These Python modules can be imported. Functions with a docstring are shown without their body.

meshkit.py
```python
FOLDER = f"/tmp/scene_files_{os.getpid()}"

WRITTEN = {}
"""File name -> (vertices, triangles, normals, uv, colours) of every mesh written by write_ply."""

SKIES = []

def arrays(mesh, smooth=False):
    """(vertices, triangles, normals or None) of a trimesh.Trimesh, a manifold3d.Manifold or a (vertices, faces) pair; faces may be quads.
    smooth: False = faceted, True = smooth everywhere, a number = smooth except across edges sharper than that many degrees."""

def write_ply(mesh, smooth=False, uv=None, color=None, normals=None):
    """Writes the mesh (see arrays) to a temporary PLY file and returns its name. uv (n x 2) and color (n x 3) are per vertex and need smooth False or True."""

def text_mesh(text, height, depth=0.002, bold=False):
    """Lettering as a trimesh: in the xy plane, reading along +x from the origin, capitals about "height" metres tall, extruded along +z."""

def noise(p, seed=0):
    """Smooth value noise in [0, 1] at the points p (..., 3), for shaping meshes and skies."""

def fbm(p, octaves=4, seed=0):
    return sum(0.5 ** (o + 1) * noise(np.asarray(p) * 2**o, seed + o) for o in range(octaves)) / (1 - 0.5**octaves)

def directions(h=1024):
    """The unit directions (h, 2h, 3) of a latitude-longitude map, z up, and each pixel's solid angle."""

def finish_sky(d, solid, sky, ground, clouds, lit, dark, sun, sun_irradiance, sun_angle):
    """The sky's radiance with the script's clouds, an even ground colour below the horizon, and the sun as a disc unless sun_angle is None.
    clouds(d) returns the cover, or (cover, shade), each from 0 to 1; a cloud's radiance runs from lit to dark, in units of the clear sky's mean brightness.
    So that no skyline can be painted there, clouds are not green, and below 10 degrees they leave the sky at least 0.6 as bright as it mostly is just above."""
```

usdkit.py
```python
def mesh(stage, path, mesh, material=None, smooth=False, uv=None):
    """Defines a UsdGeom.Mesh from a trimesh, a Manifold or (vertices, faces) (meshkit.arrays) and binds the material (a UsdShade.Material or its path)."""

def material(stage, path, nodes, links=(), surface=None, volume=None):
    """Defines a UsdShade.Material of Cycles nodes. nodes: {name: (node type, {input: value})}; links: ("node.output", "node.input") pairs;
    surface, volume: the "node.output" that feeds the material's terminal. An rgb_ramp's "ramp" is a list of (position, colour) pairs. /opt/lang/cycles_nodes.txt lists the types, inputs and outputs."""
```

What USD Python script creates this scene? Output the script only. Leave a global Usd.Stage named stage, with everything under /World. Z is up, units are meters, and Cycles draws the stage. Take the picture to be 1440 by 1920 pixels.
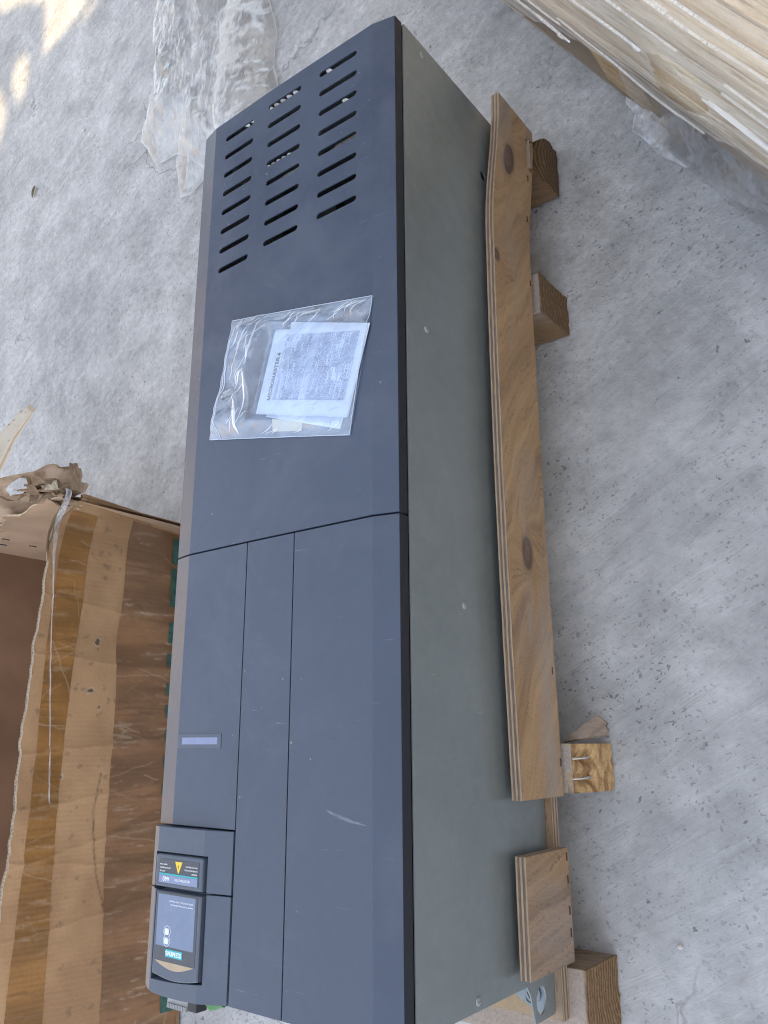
import math, numpy as np, trimesh, manifold3d as m3, shapely.geometry as sg, shapely.affinity as sa
import usdkit, meshkit
from pxr import Usd, UsdGeom, UsdLux, UsdShade, Gf, Sdf, Vt
from manifold3d import Manifold, CrossSection

stage = Usd.Stage.CreateInMemory()
UsdGeom.SetStageUpAxis(stage, UsdGeom.Tokens.z)
UsdGeom.SetStageMetersPerUnit(stage, 1.0)
UsdGeom.Xform.Define(stage, '/World'); UsdGeom.Scope.Define(stage, '/World/Looks')
Z0 = 0.106          # everything below is measured from the cabinet's back plate; the ground lies 0.106 under it

# ------------------------------------------------------------------ camera
EXPOSURE = 1.52
cam = UsdGeom.Camera.Define(stage, '/World/camera')
right = (0.7933409568, -0.0044907101, -0.6087610038)
down = (-0.1701795647, -0.9617429546, -0.2146844313)
fwd = (-0.5845075209, 0.2739166348, -0.7637543029)
CAM = (0.8101843854, 0.2493024523, 0.9088603864)
cam.AddTransformOp().Set(Gf.Matrix4d(*right, 0, *[-c for c in down], 0, *[-c for c in fwd], 0, CAM[0], CAM[1], CAM[2] + Z0, 1))
cam.CreateHorizontalApertureAttr(36.0); cam.CreateVerticalApertureAttr(48.0)
cam.CreateFocalLengthAttr(36.0 * 1509.837 / 1440); cam.CreateExposureAttr(EXPOSURE)
cam.CreateClippingRangeAttr(Gf.Vec2f(0.02, 1000))

# ------------------------------------------------------------------ sky and sun
SUN_EL, SUN_AZ = math.radians(41), math.atan2(0.97, -0.24)      # azimuth = atan2(x, y)
SUN = np.array([math.cos(SUN_EL) * math.sin(SUN_AZ), math.cos(SUN_EL) * math.cos(SUN_AZ), math.sin(SUN_EL)])
sky = usdkit.material(stage, '/World/Looks/sky', {
    'tc': ('texture_coordinate', {}),
    'sky': ('sky_texture', {'sky_type': 'single_scattering', 'sun_disc': False, 'sun_elevation': SUN_EL, 'sun_rotation': SUN_AZ, 'altitude': 100.0, 'aerosol_density': 2.0}),
    'n': ('noise_texture', {'scale': 1.6, 'detail': 5.0, 'roughness': 0.55}),
    'r': ('rgb_ramp', {'ramp': [(0.28, (.22, .22, .22)), (0.75, (0.68, 0.68, 0.68))]}),
    'm': ('mix_color', {'b': (6.2, 6.35, 6.5), 'use_clamp': False}),
    'bg': ('background_shader', {'strength': 0.15})},
    [('tc.generated', 'n.vector'), ('n.fac', 'r.fac'), ('r.color', 'm.fac'), ('sky.color', 'm.a'), ('m.result', 'bg.color')], surface='bg.background')
dome = UsdLux.DomeLight.Define(stage, '/World/sky'); dome.CreateIntensityAttr(1.0)
UsdShade.MaterialBindingAPI.Apply(dome.GetPrim()).Bind(sky)
dome.GetPrim().SetCustomDataByKey('kind', 'structure')
sun = UsdLux.DistantLight.Define(stage, '/World/sun')
sun.CreateIntensityAttr(0.7); sun.CreateAngleAttr(0.5); sun.CreateColorAttr(Gf.Vec3f(1, .74, .38)); sun.CreateNormalizeAttr(True)
zx = SUN; xx = np.cross([0, 0, 1.0], zx); xx /= np.linalg.norm(xx); yx = np.cross(zx, xx)
sun.AddTransformOp().Set(Gf.Matrix4d(*xx, 0, *yx, 0, *zx, 0, 0, 0, 0, 1))

# ------------------------------------------------------------------ helpers
LOC, USED = {}, {}
def numbered(parent, name):
    k = (parent, name); n = USED.get(k, 0); USED[k] = n + 1
    return name if n == 0 else f'{name}_{n:03d}'
def tag(p, label=None, cat=None, group=None, kind=None):
    for k, v in (('label', label), ('category', cat), ('group', group), ('kind', kind)):
        if v: p.SetCustomDataByKey(k, v)
    return p
def thing(name, label, cat, loc, group=None):
    """loc in cabinet coordinates (z from the back plate)."""
    path = '/World/' + numbered('/World', name)
    x = UsdGeom.Xform.Define(stage, path)
    w = (loc[0], loc[1], loc[2] + Z0); x.AddTranslateOp().Set(Gf.Vec3d(*w)); LOC[path] = np.array(w)
    return tag(x.GetPrim(), label, cat, group)
def tri(mesh):
    if hasattr(mesh, 'to_mesh'):
        m = mesh.to_mesh(); return np.array(m.vert_properties[:, :3], float), np.array(m.tri_verts, int)
    if isinstance(mesh, trimesh.Trimesh): return np.array(mesh.vertices), np.array(mesh.faces)
    v, f = np.asarray(mesh[0], float), np.asarray(mesh[1], int)
    if f.shape[1] == 4: f = np.vstack([f[:, [0, 1, 2]], f[:, [0, 2, 3]]])
    return v, f
def obj(name, mesh, mat, parent=None, smooth=False, col=None, label=None, kind=None):
    par = str(parent.GetPath()) if parent is not None else '/World'
    root = '/'.join(par.split('/')[:3])
    off = LOC.get(root, np.zeros(3))
    if col is not None and smooth is not True: smooth = False
    v, f = tri(mesh)
    v = v + np.array([0, 0, Z0]) - off
    path = par + '/' + numbered(par, name)
    m = usdkit.mesh(stage, path, (v, f), M[mat], smooth=smooth)
    if col is not None:
        UsdGeom.PrimvarsAPI(m).CreatePrimvar('col', Sdf.ValueTypeNames.Color3fArray, 'vertex').Set(Vt.Vec3fArray.FromNumpy(np.asarray(col, np.float32)))
    m.CreateDoubleSidedAttr(True)
    return tag(m.GetPrim(), label, None, None, kind)
def cat(*ms):
    vs, fs, n = [], [], 0
    for m in ms:
        v, f = tri(m); vs.append(v); fs.append(f + n); n += len(v)
    return np.vstack(vs), np.vstack(fs)
def box(x0, x1, y0, y1, z0, z1):
    return Manifold.cube((x1 - x0, y1 - y0, z1 - z0)).translate((x0, y0, z0))
def rbox(x0, x1, y0, y1, z0, z1, r=.001, seg=8):
    s = Manifold.sphere(r, seg)
    return Manifold.batch_hull([s.translate((x, y, z)) for x in (x0 + r, x1 - r) for y in (y0 + r, y1 - r) for z in (z0 + r, z1 - r)])
def cyl(c, axis, r, h, seg=20, r2=None):
    m = Manifold.cylinder(h, r, r if r2 is None else r2, seg)
    if axis == 'x': m = m.rotate((0, 90, 0))
    if axis == 'y': m = m.rotate((-90, 0, 0))
    return m.translate(c)
def prism(poly, z0, z1):
    """poly: list of (x, y) or shapely polygon, extruded along z."""
    if hasattr(poly, 'exterior'):
        rings = [np.array(poly.exterior.coords)[:-1]] + [np.array(i.coords)[:-1] for i in poly.interiors]
    else: rings = [np.array(poly, float)]
    cs = CrossSection(rings, m3.FillRule.EvenOdd)
    return cs.extrude(z1 - z0).translate((0, 0, z0))
def prism_y(poly, y0, y1):   # poly in (x, z), extruded along y
    p = np.array(poly, float); m = prism([(a, -b) for a, b in p], 0, y1 - y0).rotate((-90, 0, 0))
    return m.translate((0, y0, 0))
def prism_x(poly, x0, x1):   # shapely polygon in (y, z), extruded along x
    m = prism(poly, 0, x1 - x0)            # (y,z,x)
    return m.transform(np.array([[0, 0, 1, x0], [1, 0, 0, 0], [0, 1, 0, 0]], float))
def grid(us, vs, fn):
    U, V = np.meshgrid(us, vs, indexing='ij')
    P = fn(U, V); n, m = U.shape
    i = np.arange(n * m).reshape(n, m)
    q = np.stack([i[:-1, :-1], i[1:, :-1], i[1:, 1:], i[:-1, 1:]], -1).reshape(-1, 4)
    return P.reshape(-1, 3), q, U.ravel(), V.ravel()
def noise(x, y, z=0.0, seed=0): return meshkit.noise(np.stack(np.broadcast_arrays(x, y, z), -1), seed)
ROT = trimesh.transformations.euler_matrix(.61, .43, 1.07)[:3, :3]
def fbm(x, y, z=0.0, o=4, seed=0):
    p = np.stack(np.broadcast_arrays(x, y, z), -1).astype(float) @ ROT; t = 0      # every octave turned: no lattice shows
    for k in range(o): t = t + .5 ** (k + 1) * meshkit.noise(p, seed + k); p = (p * 2.03) @ ROT + 3.7
    return t / (1 - .5 ** o)
def sm(a, b, x):
    t = np.clip((x - a) / (b - a), 0, 1); return t * t * (3 - 2 * t)
def lerp(a, b, t): return np.asarray(a) + (np.asarray(b) - np.asarray(a)) * np.asarray(t)[..., None]
def tube(pts, r, seg=8):
    pts = np.array(pts, float); n = len(pts); rr = np.broadcast_to(r, n)
    t = np.gradient(pts, axis=0); t /= np.linalg.norm(t, axis=1, keepdims=True)
    a = np.cross(t, [0.31, .2, .93]); a /= np.linalg.norm(a, axis=1, keepdims=True); b = np.cross(t, a)
    th = np.linspace(0, 2 * np.pi, seg, endpoint=False)
    v = (pts[:, None] + rr[:, None, None] * (np.cos(th)[None, :, None] * a[:, None] + np.sin(th)[None, :, None] * b[:, None])).reshape(-1, 3)
    f = []
    for i in range(n - 1):
        for k in range(seg):
            f.append((i * seg + k, i * seg + (k + 1) % seg, (i + 1) * seg + (k + 1) % seg, (i + 1) * seg + k))
    f += [(0, k, k + 1, k + 1) for k in range(1, seg - 1)]
    f += [((n - 1) * seg, (n - 1) * seg + k + 1, (n - 1) * seg + k, (n - 1) * seg + k) for k in range(1, seg - 1)]
    return v, np.array(f)
def triw(x): return 2 * np.abs(x - np.floor(x + .5))        # triangle wave 0..1, sharp folds
def crumple(x, y, scale, seed, k=7, fine=0.0):
    """Sum of sharp folds in random directions, domain-warped: crumpled film."""
    rs = np.random.RandomState(seed); h = np.zeros_like(x)
    wx = fbm(x * 6 * scale, y * 6 * scale, seed * 1.7, 3, seed) - .5; wy = fbm(x * 6 * scale, y * 6 * scale, seed * 3.1 + 9, 3, seed + 5) - .5
    for i in range(k):
        a = rs.rand() * np.pi; lam = (1 / scale) * (.16 + .5 * rs.rand()) / (1 + i * .45)
        d = (x + wx * .10 / scale) * np.cos(a) + (y + wy * .10 / scale) * np.sin(a)
        m = sm(.35, .65, fbm(x * 4 * scale, y * 4 * scale, i * 7.3 + seed, 2, seed + i))
        h += lam * .30 * triw(d / lam + rs.rand()) * m
    if fine:
        h += fine * crumple(x * 1.0 + .3, y, scale * 3.4, seed + 40, k)
    return h
def sheet(poly, size, fn, thick=None):
    """Triangulated polygon in (s,t), subdivided and mapped to 3-D by fn; thick: give it a back."""
    v, f = trimesh.creation.triangulate_polygon(poly, engine='earcut')
    v3 = np.c_[v, np.zeros(len(v))]
    v3, f = trimesh.remesh.subdivide_to_size(v3, f, size, max_iter=12)
    m = trimesh.Trimesh(v3, f, process=False); m.merge_vertices()
    p, f = np.array(m.vertices), np.array(m.faces)
    P = fn(p[:, 0], p[:, 1])
    return P, f, p[:, 0], p[:, 1]
def text(s, h, x, y, z, rot=0, depth=.0002, bold=False, anchor='l'):
    t = meshkit.text_mesh(s, h, depth, bold); v = np.array(t.vertices)
    w = v[:, 0].max()
    if anchor == 'c': v[:, 0] -= w / 2
    if anchor == 'r': v[:, 0] -= w
    c, sn = math.cos(rot), math.sin(rot)
    return np.c_[x + v[:, 0] * c - v[:, 1] * sn, y + v[:, 0] * sn + v[:, 1] * c, v[:, 2] + z], np.array(t.faces)

# ------------------------------------------------------------------ materials
M = {}
def mat(name, nodes, links, surface): M[name] = usdkit.material(stage, '/World/Looks/' + name, nodes, links, surface=surface)
def plain(name, color, rough=.5, metallic=0.0, spec=.5, var=.12, scale=60.0, bump=0.0, bscale=900.0, bev=0.0, coat=0.0):
    """Noise-varied principled material; bev rounds hard edges."""
    n = {'g': ('geometry', {}), 'n': ('noise_texture', {'scale': scale, 'detail': 5.0, 'roughness': .6}),
         'r': ('rgb_ramp', {'ramp': [(.25, tuple(c * (1 - var) for c in color)), (.75, tuple(min(1, c * (1 + var)) for c in color))]}),
         'rr': ('map_range', {'from_min': .3, 'from_max': .7, 'to_min': max(.02, rough - .07), 'to_max': min(1, rough + .07)}),
         'p': ('principled_bsdf', {'metallic': metallic, 'specular_ior_level': spec, 'coat_weight': coat})}
    l = [('g.position', 'n.vector'), ('n.fac', 'r.fac'), ('r.color', 'p.base_color'), ('n.fac', 'rr.value'), ('rr.result', 'p.roughness')]
    if bev: n['bv'] = ('bevel', {'samples': 4, 'radius': bev})
    if bump:
        n['bn'] = ('noise_texture', {'scale': bscale, 'detail': 2.0}); n['b'] = ('bump', {'strength': bump, 'distance': .001})
        l += [('g.position', 'bn.vector'), ('bn.fac', 'b.height'), ('b.normal', 'p.normal')]
        if bev: l.append(('bv.bevel', 'b.normal'))
    elif bev: l.append(('bv.bevel', 'p.normal'))
    mat(name, n, l, 'p.BSDF')

def painted(name, color, rough, dirt, scr, bev=.0008, spec=.5, speck=.5, metal=0.0):
    """Coated sheet metal: faint mottling, dust specks, hair scratches, fine powder-coat bump."""
    n = {'g': ('geometry', {}),
         'n1': ('noise_texture', {'scale': 7.0, 'detail': 6.0, 'roughness': .6}),
         'r1': ('rgb_ramp', {'ramp': [(.3, tuple(c * .93 for c in color)), (.7, tuple(c * 1.08 for c in color))]}),
         # dust specks: scattered dots of random size
         'v': ('voronoi_texture', {'scale': 70.0}), 'vs': ('separate_color', {}),
         'vr': ('map_range', {'from_min': .55, 'from_max': 1.0, 'to_min': 0.0, 'to_max': .085, 'clamp': True}),
         'vl': ('math', {'math_type': 'less_than'}),
         'nm': ('noise_texture', {'scale': 4.5, 'detail': 4.0}), 'nmr': ('map_range', {'from_min': .45, 'from_max': .65, 'to_min': 0.0, 'to_max': speck, 'clamp': True}),
         'vm': ('math', {'math_type': 'multiply'}),
         'mx': ('mix_color', {'b': dirt}),
         # hair scratches: stretched cells in two directions, broken up
         'm1': ('mapping', {'rotation': (0, 0, .5), 'scale': (9, 150, 9)}), 's1': ('noise_texture', {'scale': 3.0, 'detail': 3.0, 'distortion': .6}),
         'q1': ('map_range', {'from_min': .715, 'from_max': .76, 'to_min': 0.0, 'to_max': scr, 'clamp': True}),
         'sm': ('mix_color', {'b': tuple(min(1, c * 2.6 + .05) for c in color)}),
         'bn': ('noise_texture', {'scale': 1400.0, 'detail': 1.0}), 'b': ('bump', {'strength': .05, 'distance': .0006}), 'bv': ('bevel', {'samples': 4, 'radius': bev}),
         'rr': ('map_range', {'from_min': .3, 'from_max': .7, 'to_min': rough - .09, 'to_max': rough + .11}),
         'dn': ('noise_texture', {'scale': 5.5, 'detail': 9.0, 'roughness': .72, 'distortion': .6}), 'dr': ('map_range', {'from_min': .5, 'from_max': .72, 'to_min': 0.0, 'to_max': .045, 'clamp': True}), 'dx': ('mix_color', {'b': dirt}),
         'p': ('principled_bsdf', {'specular_ior_level': spec, 'metallic': metal})}
    l = [('g.position', 'n1.vector'), ('n1.fac', 'r1.fac'), ('g.position', 'v.vector'), ('v.color', 'vs.color'), ('vs.r', 'vr.value'),
         ('v.distance', 'vl.value1'), ('vr.result', 'vl.value2'), ('g.position', 'nm.vector'), ('nm.fac', 'nmr.value'), ('vl.value', 'vm.value1'), ('nmr.result', 'vm.value2'),
         ('r1.color', 'mx.a'), ('vm.value', 'mx.fac'), ('g.position', 'm1.vector'), ('m1.vector', 's1.vector'), ('s1.fac', 'q1.value'), ('q1.result', 'sm.fac'), ('mx.result', 'sm.a'),
         ('sm.result', 'dx.a'), ('g.position', 'dn.vector'), ('dn.fac', 'dr.value'), ('dr.result', 'dx.fac'), ('dx.result', 'p.base_color'), ('g.position', 'bn.vector'), ('bn.fac', 'b.height'), ('bv.bevel', 'b.normal'), ('b.normal', 'p.normal'), ('n1.fac', 'rr.value'), ('rr.result', 'p.roughness')]
    mat(name, n, l, 'p.BSDF')

def vcol(name, rough=.6, spec=.4, grain=(300., 300., 300.), gv=.15, bump=.2, bdist=.0006, coat=0.0, coat_rough=.15):
    """Colour from the mesh's painted primvar, with fine procedural grain."""
    n = {'a': ('attribute', {'attribute': 'col'}), 'g': ('geometry', {}), 'm': ('mapping', {'scale': grain}),
         'n': ('noise_texture', {'scale': 1.0, 'detail': 4.0, 'roughness': .65}),
         'r': ('map_range', {'from_min': .25, 'from_max': .75, 'to_min': 1 - gv, 'to_max': 1 + gv}),
         'x': ('vector_math', {'vector_math_type': 'scale', 'math_type': 'scale'}),
         'b': ('bump', {'strength': bump, 'distance': bdist}),
         'p': ('principled_bsdf', {'roughness': rough, 'specular_ior_level': spec, 'coat_weight': coat, 'coat_roughness': coat_rough})}
    del n['x'][1]['vector_math_type']
    mat(name, n, [('g.position', 'm.vector'), ('m.vector', 'n.vector'), ('n.fac', 'r.value'), ('a.color', 'x.vector1'), ('r.result', 'x.scale'), ('x.vector', 'p.base_color'),
                  ('n.fac', 'b.height'), ('b.normal', 'p.normal')], 'p.BSDF')

def film(name, haze, tint=(.92, .94, .97), rough=.12, gloss=1.0, bscale=35.0, bstr=.5, hvar=.1, gmin=.05, gmax=.9, streak=None, crease=0.0):
    """Thin clear plastic: see-through, with a Fresnel sheen on its wrinkles and a little milkiness."""
    n = {'g': ('geometry', {}), 'n': ('noise_texture', {'scale': bscale, 'detail': 4.0, 'roughness': .6, 'distortion': 1.2}), 'b': ('bump', {'strength': bstr, 'distance': .004}),
         'lw': ('layer_weight', {'blend': .32}), 'fm': ('map_range', {'from_min': 0.0, 'from_max': 1.0, 'to_min': gmin, 'to_max': gmax, 'clamp': True}),
         't': ('transparent_bsdf', {'color': (.97, .975, .98)}), 'gl': ('glossy_bsdf', {'color': (1, 1, 1), 'roughness': rough}),
         'd': ('diffuse_bsdf', {'color': tint}), 'tl': ('translucent_bsdf', {'color': tint}), 'dt': ('mix_closure', {'fac': .5}),
         'hm': ('mapping', {'mapping_type': 'texture', 'rotation': (0, 0, streak[3]), 'scale': streak[:3]}) if streak else ('mapping', {}), 'm1': ('mix_closure', {}), 'hn': ('noise_texture', {'scale': 14.0, 'detail': 5.0, 'roughness': .6, 'distortion': .8}),
         'hr': ('map_range', {'from_min': .35, 'from_max': .7, 'to_min': max(0, haze - hvar), 'to_max': haze + hvar, 'clamp': True}), 'm2': ('mix_closure', {})}
    l = [('hm.vector' if streak else 'g.position', 'n.vector'), ('n.fac', 'b.height'), ('b.normal', 'lw.normal'), ('b.normal', 'gl.normal'), ('b.normal', 'd.normal'), ('lw.fresnel', 'fm.value'), ('fm.result', 'm1.fac'),
         ('t.BSDF', 'm1.closure1'), ('gl.BSDF', 'm1.closure2'), ('g.position', 'hm.vector'), ('hm.vector', 'hn.vector'), ('hn.fac', 'hr.value'), ('hr.result', 'm2.fac'),
         ('d.BSDF', 'dt.closure1'), ('tl.BSDF', 'dt.closure2'), ('m1.closure', 'm2.closure1'), ('dt.closure', 'm2.closure2')]
    if crease:
        n['at'] = ('attribute', {'attribute': 'col'}); n['as'] = ('separate_color', {}); n['am'] = ('math', {'math_type': 'multiply_add', 'value2': crease, 'use_clamp': True})
        l.remove(('hr.result', 'm2.fac')); l += [('at.color', 'as.color'), ('as.r', 'am.value1'), ('hr.result', 'am.value3'), ('am.value', 'm2.fac')]
    mat(name, n, l, 'm2.closure')

painted('cover_paint', (.047, .063, .098), .32, (.55, .56, .58), .5)
painted('housing_plastic', (.064, .082, .116), .34, (.5, .5, .52), .2, bev=.0010, speck=.3)
painted('panel_paint', (.200, .226, .230), .27, (.34, .37, .37), .35, bev=.0006, speck=.35, metal=.35)
plain('skirt_shade', (.016, .018, .024), .55, var=.06, spec=.3)  # near-black colour painting in the dark reflection on the skirt
plain('black_plastic', (.018, .019, .021), .5)
plain('dark_inside', (.035, .036, .038), .6)
plain('grey_metal', (.35, .36, .37), .35, metallic=.9)
plain('zinc', (.22, .25, .27), .5, metallic=.5, var=.25, scale=90.0, bump=.3, bscale=200.0)
plain('bright_metal', (.75, .74, .70), .25, metallic=1.0)
plain('rivet_metal', (.30, .33, .33), .35, metallic=.5)
plain('plate_grey', (.050, .055, .068), .35, var=.04)
plain('screen_grey', (.14, .18, .28), .22, var=.04, spec=.6)
plain('label_blue', (.19, .23, .36), .3, var=.04)
plain('teal_print', (.02, .36, .40), .4, var=.05)
plain('yellow_print', (.72, .52, .04), .5, var=.05)
plain('white_print', (.75, .77, .80), .5, var=.03)
plain('black_print', (.015, .015, .018), .5)
plain('button_pale', (.62, .68, .72), .4, var=.05)
plain('beige_print', (.40, .31, .21), .5)
plain('paper', (.62, .70, .80), .75, var=.03, scale=25.0, bump=.1)
plain('old_paper', (.60, .58, .48), .8, var=.04)
plain('ink', (.24, .30, .48), .8, var=.3, scale=400.0)
plain('ink_black', (.07, .085, .14), .8)
plain('green_cable', (.06, .20, .06), .35)
plain('comb_grey', (.30, .31, .32), .5)
plain('staple_rust', (.07, .04, .025), .6, metallic=.4)
plain('nail_steel', (.62, .60, .58), .22, metallic=1.0)
plain('pebble_stone', (.52, .50, .47), .8, var=.2, scale=300.0)
plain('dry_leaf', (.10, .075, .035), .7, var=.3, scale=200.0)
plain('added_wall_plaster', (.52, .50, .47), .9)
plain('added_wall_cream', (.58, .50, .38), .9)
plain('added_roof_metal', (.20, .18, .17), .6)
vcol('wood', .62, .35, (420., 420., 420.), .16, .35)
vcol('ply_edge', .75, .25, (260., 60., 260.), .22, .5)
vcol('end_grain', .85, .2, (500., 300., 300.), .22, .6, .001)
vcol('kraft', .72, .3, (350., 350., 350.), .10, .25)
vcol('tape_brown', .36, .45, (180., 120., 260.), .10, .16, .0006, coat=.22, coat_rough=.28)
vcol('kraft_torn', .85, .2, (500., 500., 500.), .2, .5)
film('bag_film', .13, tint=(.60, .76, 1.0), rough=.10, bscale=60.0, bstr=.4, hvar=.09, gmin=.09)
film('crease_film', .55, tint=(.92, .95, 1.0), rough=.10, bscale=60.0, bstr=.4, hvar=.25, gmin=.2)
film('chalk', .07, tint=(.85, .87, .92), rough=.5, hvar=.11, gmin=0.0, gmax=.01, bscale=90.0)
film('wrap_film', .20, tint=(.97, .94, .89), rough=.12, bscale=9.0, bstr=.5, hvar=.20, gmax=.6, streak=(2.2, .5, .11, -1.02))
film('pleat_film', .30, tint=(.97, .95, .91), rough=.10, bscale=60.0, bstr=.3, hvar=.22)
film('sheet_film', .09, tint=(.97, .96, .94), rough=.07, gmin=.09, crease=.55, bscale=28.0, bstr=.3, hvar=.10)
film('skirt_film', .05, tint=(.93, .93, .95), rough=.10, gmin=.05, gmax=.6, bscale=40.0, bstr=.4, hvar=.05)
film('scrap_film', .20, crease=.5, tint=(.90, .92, .98), rough=.10, gmin=.14, bscale=40.0, bstr=.5, hvar=.20)
plain('seam_plastic', (.58, .64, .74), .3, var=.15)

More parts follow.
